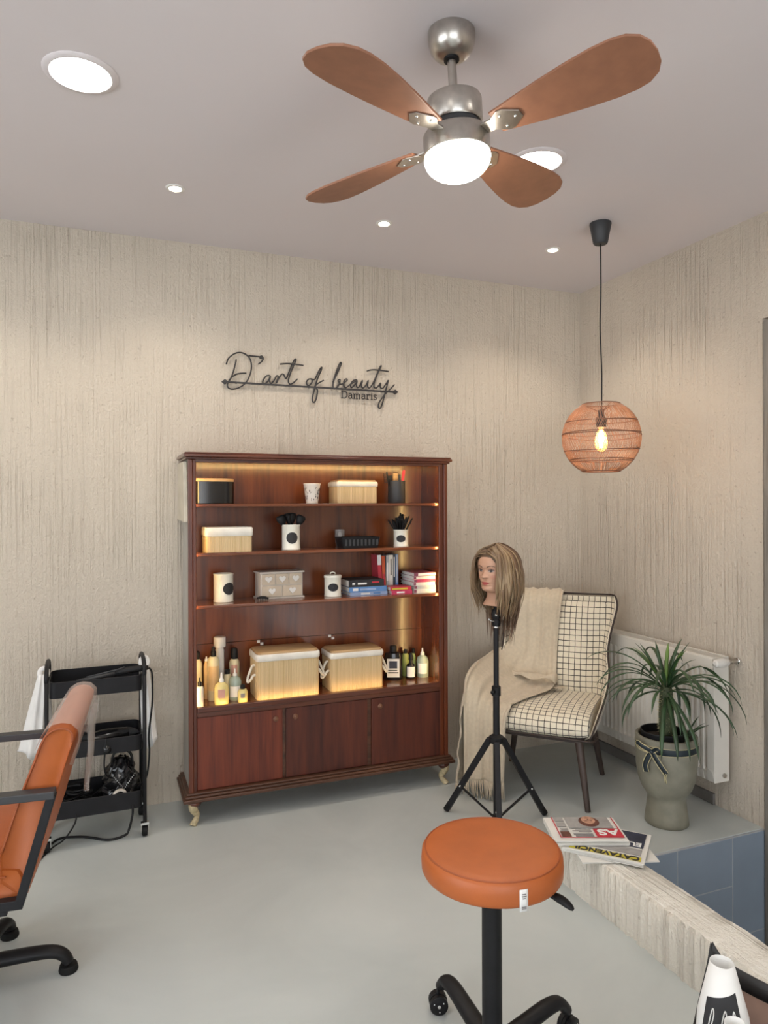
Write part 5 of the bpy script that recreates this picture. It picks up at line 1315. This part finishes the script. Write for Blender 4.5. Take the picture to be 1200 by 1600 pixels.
for y0, y1 in ((RY0 - .004, RY0), (RY1, RY1 + .004)):
    robj('side_panel', G().box(RX0 + .001, RX1, y0, y1, RZ0 + .002, RZ1), 'radiator', bev=.0015)
g = G().box(RX0, RX0 + .012, RY0, RY1, RZ1 - .010, RZ1).box(RX1 - .012, RX1, RY0, RY1, RZ1 - .010, RZ1)
for k in range(60):
    y = lerp(RY0 + .01, RY1 - .02, k / 59); g.box(RX0 + .012, RX1 - .012, y, y + .006, RZ1 - .008, RZ1 - .002)
robj('top_grille', g, 'radiator')
g = G()
for k in range(nch):
    y = RY0 + .04 + k * pitch; g.box(RX0 - .0015, RX0 + .001, y + .004, y + pitch * .62, RZ1 - .046, RZ1 - .040)
robj('slot_row', g, 'slot')
robj('wall_bracket', G().box(RX1, XR, RY0 + .15, RY0 + .17, .25, .70).box(RX1, XR, RY1 - .17, RY1 - .15, .25, .70), 'radiator')
vy = RY0 - .030
vk = G()
nr = 28
for xx, r in ((RX0 - .020, .010), (RX0 - .016, .018), (RX0 + .004, .0215), (RX0 + .034, .0225), (RX0 + .040, .020), (RX0 + .052, .018), (RX0 + .062, .015)):
    pass
sec = []
for x_, r in ((RX0 - .022, .009), (RX0 - .017, .0175), (RX0 + .006, .0215), (RX0 + .036, .0225), (RX0 + .042, .019), (RX0 + .056, .0175), (RX0 + .060, .012)):
    sec.append([(x_, vy + (r - (.0013 if k % 2 and .0 < x_ - RX0 + .016 < .06 else 0)) * cos(2 * pi * k / 56), .742 + (r - (.0013 if k % 2 and .0 < x_ - RX0 + .016 < .06 else 0)) * sin(2 * pi * k / 56)) for k in range(56)])
vo = robj('thermostat_knob', vk.rings(sec), 'white', smooth=True, auto=30)
robj('valve_body', G().tube([(RX0 + .055, vy, .742), (XR - .012, vy, .742)], .0095, 12).tube([(RX0 + .085, vy, .742), (RX0 + .085, RY0 + .004, .742)], .009, 12).tube([(RX0 + .080, vy, .742), (RX0 + .094, vy, .742)], .013, 6), 'steel', smooth=True, auto=35)
robj('wall_rosette', G().rings([[(x, vy + r * cos(2 * pi * k / 20), .742 + r * sin(2 * pi * k / 20)) for k in range(20)] for x, r in ((XR - .016, .009), (XR - .012, .016), (XR + .001, .018))]), 'chrome', smooth=True, auto=40)
robj('vent_plug', G().tube([(RX0 + .062, RY0 - .003, .196), (RX0 + .062, RY0 - .013, .196)], .0105, 14), 'steel', smooth=True, auto=40)

# ================================================================ PLANT
PX, PY = 2.468, 2.605
pl = thing('potted_palm', 'spiny-trunked plant with long strap leaves in a sage footed stoneware pot', 'potted plant', (PX, PY, 0))
pot = obj('pot', G().lathe([(0, 0), (.095, 0), (.0985, .004), (.0975, .02), (.092, .06), (.086, .105), (.084, .128), (.095, .142), (.113, .170), (.128, .215), (.136, .270), (.1385, .33), (.1385, .405), (.1375, .412), (.128, .413), (.122, .406), (.121, .36), (0, .355)], 48), M['concrete'], pl, smooth=True, auto=50)
obj('nursery_pot', G().lathe([(.094, .35), (.098, .425), (.1015, .426), (.101, .431), (.096, .431), (.092, .40)], 32, (-.012, .01, 0), caps=False), M['black'], pl, smooth=True, auto=40)
obj('soil', G().lathe([(0, .398), (.05, .402), (.094, .394)], 24, (-.012, .01, 0), caps=False), M['soil'], pl, smooth=True)
tr_ = obj('trunk', G().lathe([(0, .38), (.030, .38), (.033, .43), (.034, .50), (.032, .57), (.028, .62), (.020, .65), (0, .66)], 20), M['trunk'], pl, smooth=True)
rng = random.Random(31); g = G()
for k in range(210):
    a = rng.uniform(0, 2 * pi); z = rng.uniform(.41, .63); r = .031
    d = Vector((cos(a), sin(a), rng.uniform(-.4, .4))).normalized()
    g.tube([(r * cos(a), r * sin(a), z), (r * cos(a) + d.x * .013, r * sin(a) + d.y * .013, z + d.z * .013)], [.0011, .0002], 3)
sp_ = obj('spines', g, M['ribbongold'], tr_); sp_['kind'] = 'stuff'
def leaf(par, az, up, ln, droop, wid, z0, mat='leafy', base=(0, 0)):
    pts = []; p = Vector((base[0] + .018 * cos(az), base[1] + .018 * sin(az), z0)); el = up; n = 11; twist = rng.uniform(-.25, .25)
    for i in range(n + 1):
        pts.append(p.copy()); p = p + Vector((cos(az + twist * i / n) * cos(el), sin(az + twist * i / n) * cos(el), sin(el))) * (ln / n); el -= droop * (.45 + 1.1 * i / n) / n
        if p.x > .19: p.y -= (p.x - .19) * .9; p.x = .19 + (p.x - .19) * .15
        el = max(el, -1.50)
    g = G(); rows = []
    for i, q in enumerate(pts):
        t = i / n; d = (pts[min(i + 1, n)] - pts[max(i - 1, 0)]).normalized(); sd = Vector((-sin(az), cos(az), 0)); sd = (sd - d * sd.dot(d)).normalized(); nn = sd.cross(d)
        w = wid * min(1, .35 + 3.2 * t) * (1 if t < .7 else max(.05, 1 - ((t - .7) / .3) ** 1.6))
        rows.append([q - sd * w, q - sd * w * .5 - nn * w * .28, q - nn * w * .42, q + sd * w * .5 - nn * w * .28, q + sd * w])
    g.grid(rows); return obj('leaf', g, M[mat], par, smooth=True, sol=.0008)
for k in range(54):
    az = k * 2.39996 + rng.uniform(-.2, .2); t = k / 53
    if t < .22: leaf(pl, az, rng.uniform(.95, 1.35), rng.uniform(.16, .24), rng.uniform(.3, 1.0), .0085, .645, 'leafyoung' if k < 5 else 'leafy')
    elif t < .72: leaf(pl, az, rng.uniform(.35, .95), rng.uniform(.32, .43), rng.uniform(1.7, 2.6), rng.uniform(.0070, .0095), .63)
    else: leaf(pl, az, rng.uniform(-.1, .45), rng.uniform(.26, .40), rng.uniform(1.4, 2.4), rng.uniform(.0070, .0095), .615)
for az in (-2.15, -1.85, -2.45, -1.6): leaf(pl, az, -.55, .32, 1.1, .010, .60)
for az, u in ((-.6, .8), (.1, .5), (-1.1, 1.0), (-.2, 1.1)): leaf(pl, az, u, .12, .5, .006, .40, 'leafy', (.055, -.045))
# ribbon round the rim with a bow towards the room
rb = obj('ribbon_band', G().lathe([(.1395, .352), (.1402, .353), (.1402, .382), (.1395, .383)], 48, caps=False), M['ribbon'], pl, smooth=True)
obj('ribbon_edge', G().lathe([(.1398, .3505), (.1406, .352), (.1398, .3535)], 48, caps=False).lathe([(.1398, .3815), (.1406, .383), (.1398, .3845)], 48, caps=False), M['ribbongold'], rb, smooth=True)
ba = atan2(-PY, -PX) - radians(24)
bm = Matrix.Rotation(ba + pi / 2, 4, 'Z') @ Matrix.Translation((0, -.1455, .366))
def band(pts, w, edge=True):
    """flat ribbon along pts (x, y, z) with its width in the x-z plane"""
    P = smooth_path(pts, 5); R = []; E1, E2 = [], []
    for i, p in enumerate(P):
        d = P[min(i + 1, len(P) - 1)] - P[max(i - 1, 0)]; d.normalize(); s = Vector((0, -1, 0)).cross(d)
        if s.length < .2: s = Vector((0, 0, 1)) if abs(d.z) < .7 else Vector((1, 0, 0))
        s.normalize(); R.append([p - s * w, p + s * w]); E1.append(p - s * w); E2.append(p + s * w)
    return G().grid(R).move(bm), G().tube(E1, .0015, 5).tube(E2, .0015, 5).move(bm)
for pts, w in (([(0, -.004, 0), (.030, -.02, .022), (.042, -.018, .010), (.030, -.006, -.002), (0, -.004, 0)], .009), ([(0, -.004, 0), (-.040, -.02, .020), (-.062, -.016, .030), (-.055, -.006, .012), (0, -.004, 0)], .011),
               ([(0, -.005, 0), (-.018, -.008, -.030), (-.030, -.010, -.066), (-.026, -.006, -.098)], .012), ([(0, -.005, 0), (.022, -.010, -.028), (.046, -.010, -.058), (.066, -.004, -.085)], .012), ([(.066, -.004, -.085), (.060, -.002, -.105), (.064, -.002, -.128)], .003)):
    a_, b_ = band(pts, w); t_ = obj('bow', a_, M['ribbon'], rb, smooth=True, sol=.0006); obj('ribbon_edge', b_, M['ribbongold'], rb, smooth=True)
obj('bow_knot', G().tube([(-.006, -.008, .004), (.006, -.009, -.004)], .009, 8).move(bm), M['ribbon'], rb, smooth=True)

# ================================================================ NEWSPAPERS ON THE CURB
def sheet_stack(w, d, h, n, seed, curl=.0):
    """folded newspaper: a few leaves, each a thin slab slightly out of register"""
    g = G(); rng = random.Random(seed); hh = h / n
    for k in range(n):
        ox, oy = rng.uniform(-.003, .003), rng.uniform(-.003, .003); z0 = k * hh
        R = []
        for i in range(9):
            x = lerp(-w / 2, w / 2, i / 8) + ox; dz = curl * (mnoise.noise((x * 9, seed, k * .2)) * .5)
            e = .0004
            R.append([(x, -d / 2 + oy, z0 + dz), (x, d / 2 + oy, z0 + dz + .001), (x, d / 2 + oy + .001, z0 + dz + hh * .5), (x, d / 2 + oy, z0 + dz + hh * .92), (x, -d / 2 + oy, z0 + dz + hh * .92)])
        g.rings(R)
    return g
CT = .1835
n3 = thing('newspaper', 'plain white folded paper at the bottom of the newspaper pile on the curb', 'newspaper', (1.772, 2.118, CT), radians(160), 'newspapers on the curb')
obj('pages', sheet_stack(.285, .085 * 2, .006, 2, 3, .002).move(Matrix.Translation((0, -.05, 0))), M['paper'], n3)
n2 = thing('newspaper', 'newspaper with a black-on-yellow headline slanting out under the top one', 'newspaper', (1.797, 2.206, CT + .0065), radians(131.9), 'newspapers on the curb')
obj('pages', sheet_stack(.290, .250, .016, 4, 7, .003), M['paper'], n2)
ZP = .0172
def flat(x0, x1, y0, y1): return G().box(x0, x1, y0, y1, ZP, ZP + .0006)
obj('headline_band', flat(-.135, .12, .085, .115), M['inkyellow'], n2)
obj('headline', text_geo('CATAVENCII', .040, 1.0, .0016).move(Matrix.Translation((-.130, .086, ZP + .0012))), M['inkblack'], n2)
ph2 = obj('front_photo', flat(-.132, .02, -.115, .010), M['inknavy'], n2)
obj('photo_lettering', text_geo('EUR', .044, 1.0, .0012).move(Matrix.Translation((-.125, -.028, ZP + .0012))), M['inkwhite'], ph2)
obj('front_photo', flat(-.130, .10, .022, .072), M['papergrey'], n2)
n1 = thing('newspaper', 'top newspaper of the pile with a red masthead and a portrait photo', 'newspaper', (1.752, 2.281, CT + .024), radians(157.7), 'newspapers on the curb')
obj('pages', sheet_stack(.280, .196, .021, 5, 9, .003), M['paper'], n1)
ZP = .0238
obj('portrait_photo', flat(-.112, .060, -.094, .000), M['papergrey'], n1)
pp = bpy.data.objects['portrait_photo']
def ell(cx, cy, rx, ry, z): return G().rings([[(cx + rx * cos(2 * pi * k / 28), cy + ry * sin(2 * pi * k / 28), zz_) for k in range(28)] for zz_ in (z, z + .0003)])
obj('printed_hair', ell(-.030, -.054, .040, .045, ZP + .0008), M['hairprint'], pp)
obj('printed_face', ell(-.030, -.066, .027, .033, ZP + .0013), M['skinprint'], pp)
g = ell(-.041, -.058, .005, .0022, ZP + .0017); k0 = g
for q in (ell(-.019, -.058, .005, .0022, ZP + .0017), ell(-.030, -.084, .009, .0022, ZP + .0017), ell(-.030, -.069, .003, .004, ZP + .0017)): g.add(q.v, q.f)
obj('printed_features', g, M['hairprint'], pp)
mh = obj('masthead_block', flat(-.126, -.028, .006, .074), M['inkred'], n1)
obj('masthead_lettering', text_geo('AS', .064, 1.12, .002).move(Matrix.Translation((-.120, .017, ZP + .0012))), M['inkwhite'], mh)
obj('red_rule', flat(-.130, -.126, -.094, .078).box(.108, .112, -.094, .078, ZP, ZP + .0006).box(-.130, .112, .076, .080, ZP, ZP + .0006), M['inkred'], n1)
g = G()
for r_, wd in enumerate((.07, .074, .05, .072, .06)):
    if r_ < 2: g.box(-.018, -.018 + wd, .062 - r_ * .016, .072 - r_ * .016, ZP, ZP + .0005)
    else: g.box(-.018, -.018 + wd, .030 - (r_ - 2) * .009, .034 - (r_ - 2) * .009, ZP, ZP + .0005)
obj('text_lines', g, M['textgrey'], n1)
for y0, y1, m in ((.030, .072, 'hairprint'), (-.045, -.012, 'papergrey'), (-.092, -.060, 'papergrey')): obj('column_photo', flat(.068, .104, y0, y1), M[m], n1)
g = G()
for r_ in range(6): g.box(.068, .068 + (.034, .028, .032, .030, .034, .022)[r_], .022 - r_ * .0065 - (.052 if r_ > 3 else 0), .025 - r_ * .0065 - (.052 if r_ > 3 else 0), ZP, ZP + .0005)
obj('text_lines', g, M['textgrey'], n1)

# ================================================================ MAGAZINE HOLDER IN THE FOREGROUND
mhd = thing('magazine_holder', 'black leather magazine holder with brown lining at the lower right corner', 'magazine holder', (1.50, 1.10, 0), 0)
path = [(1.398, 1.330, .418), (1.412, 1.305, .385), (1.437, 1.255, .372), (1.475, 1.19, .362), (1.53, 1.11, .355), (1.585, 1.03, .35), (1.60, .95, .33), (1.52, .90, .26), (1.38, .90, .22), (1.22, .98, .22), (1.17, 1.12, .24), (1.24, 1.24, .25), (1.33, 1.31, .28), (1.38, 1.328, .36), (1.397, 1.3305, .416)]
PP = smooth_path(path, 5)
def wallsheet(k, z0f, z1f, mat, name, sol):
    rows = []
    for f in (z0f, lerp(z0f, z1f, .5), z1f):
        rows.append([Vector((1.40 + (p.x - 1.40) * k * lerp(.86, 1, f), 1.10 + (p.y - 1.10) * k * lerp(.86, 1, f), .006 + (p.z - .006) * f)) for p in PP])
    return obj(name, G().grid(rows), M[mat], mhd, smooth=True, world=True, sol=sol)
wallsheet(1.0, 0, .99, 'blackleather', 'outer_leather', .003)
wallsheet(.962, 0, .90, 'suede', 'lining', .002)
wallsheet(.975, .88, 1.0, 'blackleather', 'rim_band', .004)
obj('bottom', G().prism([(1.40 + (p.x - 1.40) * .86, 1.10 + (p.y - 1.10) * .86) for p in PP[:-1:2]][::-1], .002, .008), M['blackleather'], mhd, world=True)
def rolled(label, base, top, r0, r1, seed):
    base, top = Vector(base), Vector(top)
    t = thing('rolled_magazine', label, 'magazine', base, 0)
    ax = (top - base); d = ax.normalized(); u = Vector((0, 0, 1)).cross(d)
    if u.length < .05: u = Vector((1, 0, 0))
    u.normalize(); w = d.cross(u)
    def sp(turn, q, dr=0.0):      # spiral sheet
        r = lerp(r0, r1, max(0, (q - .62) / .38) ** 1.2) * (1 - .055 * turn / (2 * pi)) + dr
        return d * (ax.length * q) + u * (r * cos(turn)) + w * (r * sin(turn))
    a0 = 1.0 + seed
    g = G().grid([[sp(a0 + 4.2 * pi * k / 60, q) + d * (.012 * sin(3 * k / 60 + seed) * (1 if q == 1 else 0)) for k in range(61)] for q in (0, .25, .5, .75, 1.0)])
    obj('paper_roll', g, M['inkwhite'], t, smooth=True, sol=.0012)
    cam_dir = Vector((0, 0, 1.5)) - (base + ax * .5); af = atan2(cam_dir.dot(w), cam_dir.dot(u))
    while af < a0: af += 2 * pi
    while af > a0 + 2 * pi: af -= 2 * pi
    return t, sp, af
t, sp, af = rolled('white magazine rolled to a cone with a dark cover photo in the leather holder', (1.318, 1.205, .02), (1.318, 1.222, .437), .066, .026, .2)
ra_ = .0025
pg = obj('cover_photo', G().grid([[sp(af - .85 + 1.6 * (k / 12), q + .05 * (k / 12 - .5), ra_) for k in range(13)] for q in [.56 + .33 * j / 8 for j in range(9)]]), M['inkblack'], t, smooth=True)
g = G()
for x0, l in ((.12, [(0, .1), (.05, .6), (.12, .95), (.16, .8), (.1, .5), (.06, .15), (.14, .05), (.2, .3)]), (.42, [(0, .3), (.08, .7), (.16, .9), (.18, .7), (.08, .4), (.1, .1), (.2, .15)]), (.68, [(0, .2), (.06, .6), (.14, .85), (.16, .6), (.06, .35), (.12, .1)])):
    g.tube(smooth_path([sp(af - .85 + 1.6 * (x0 + a), .63 + .22 * b + .05 * (x0 + a - .5), ra_ + .0006) for a, b in l], 4), .0013, 5)
obj('cover_lettering', g, M['inkwhite'], pg, smooth=True)
rolled('second white rolled magazine lower in front inside the leather holder', (1.255, 1.10, .02), (1.250, 1.125, .382), .036, .020, 1.4)
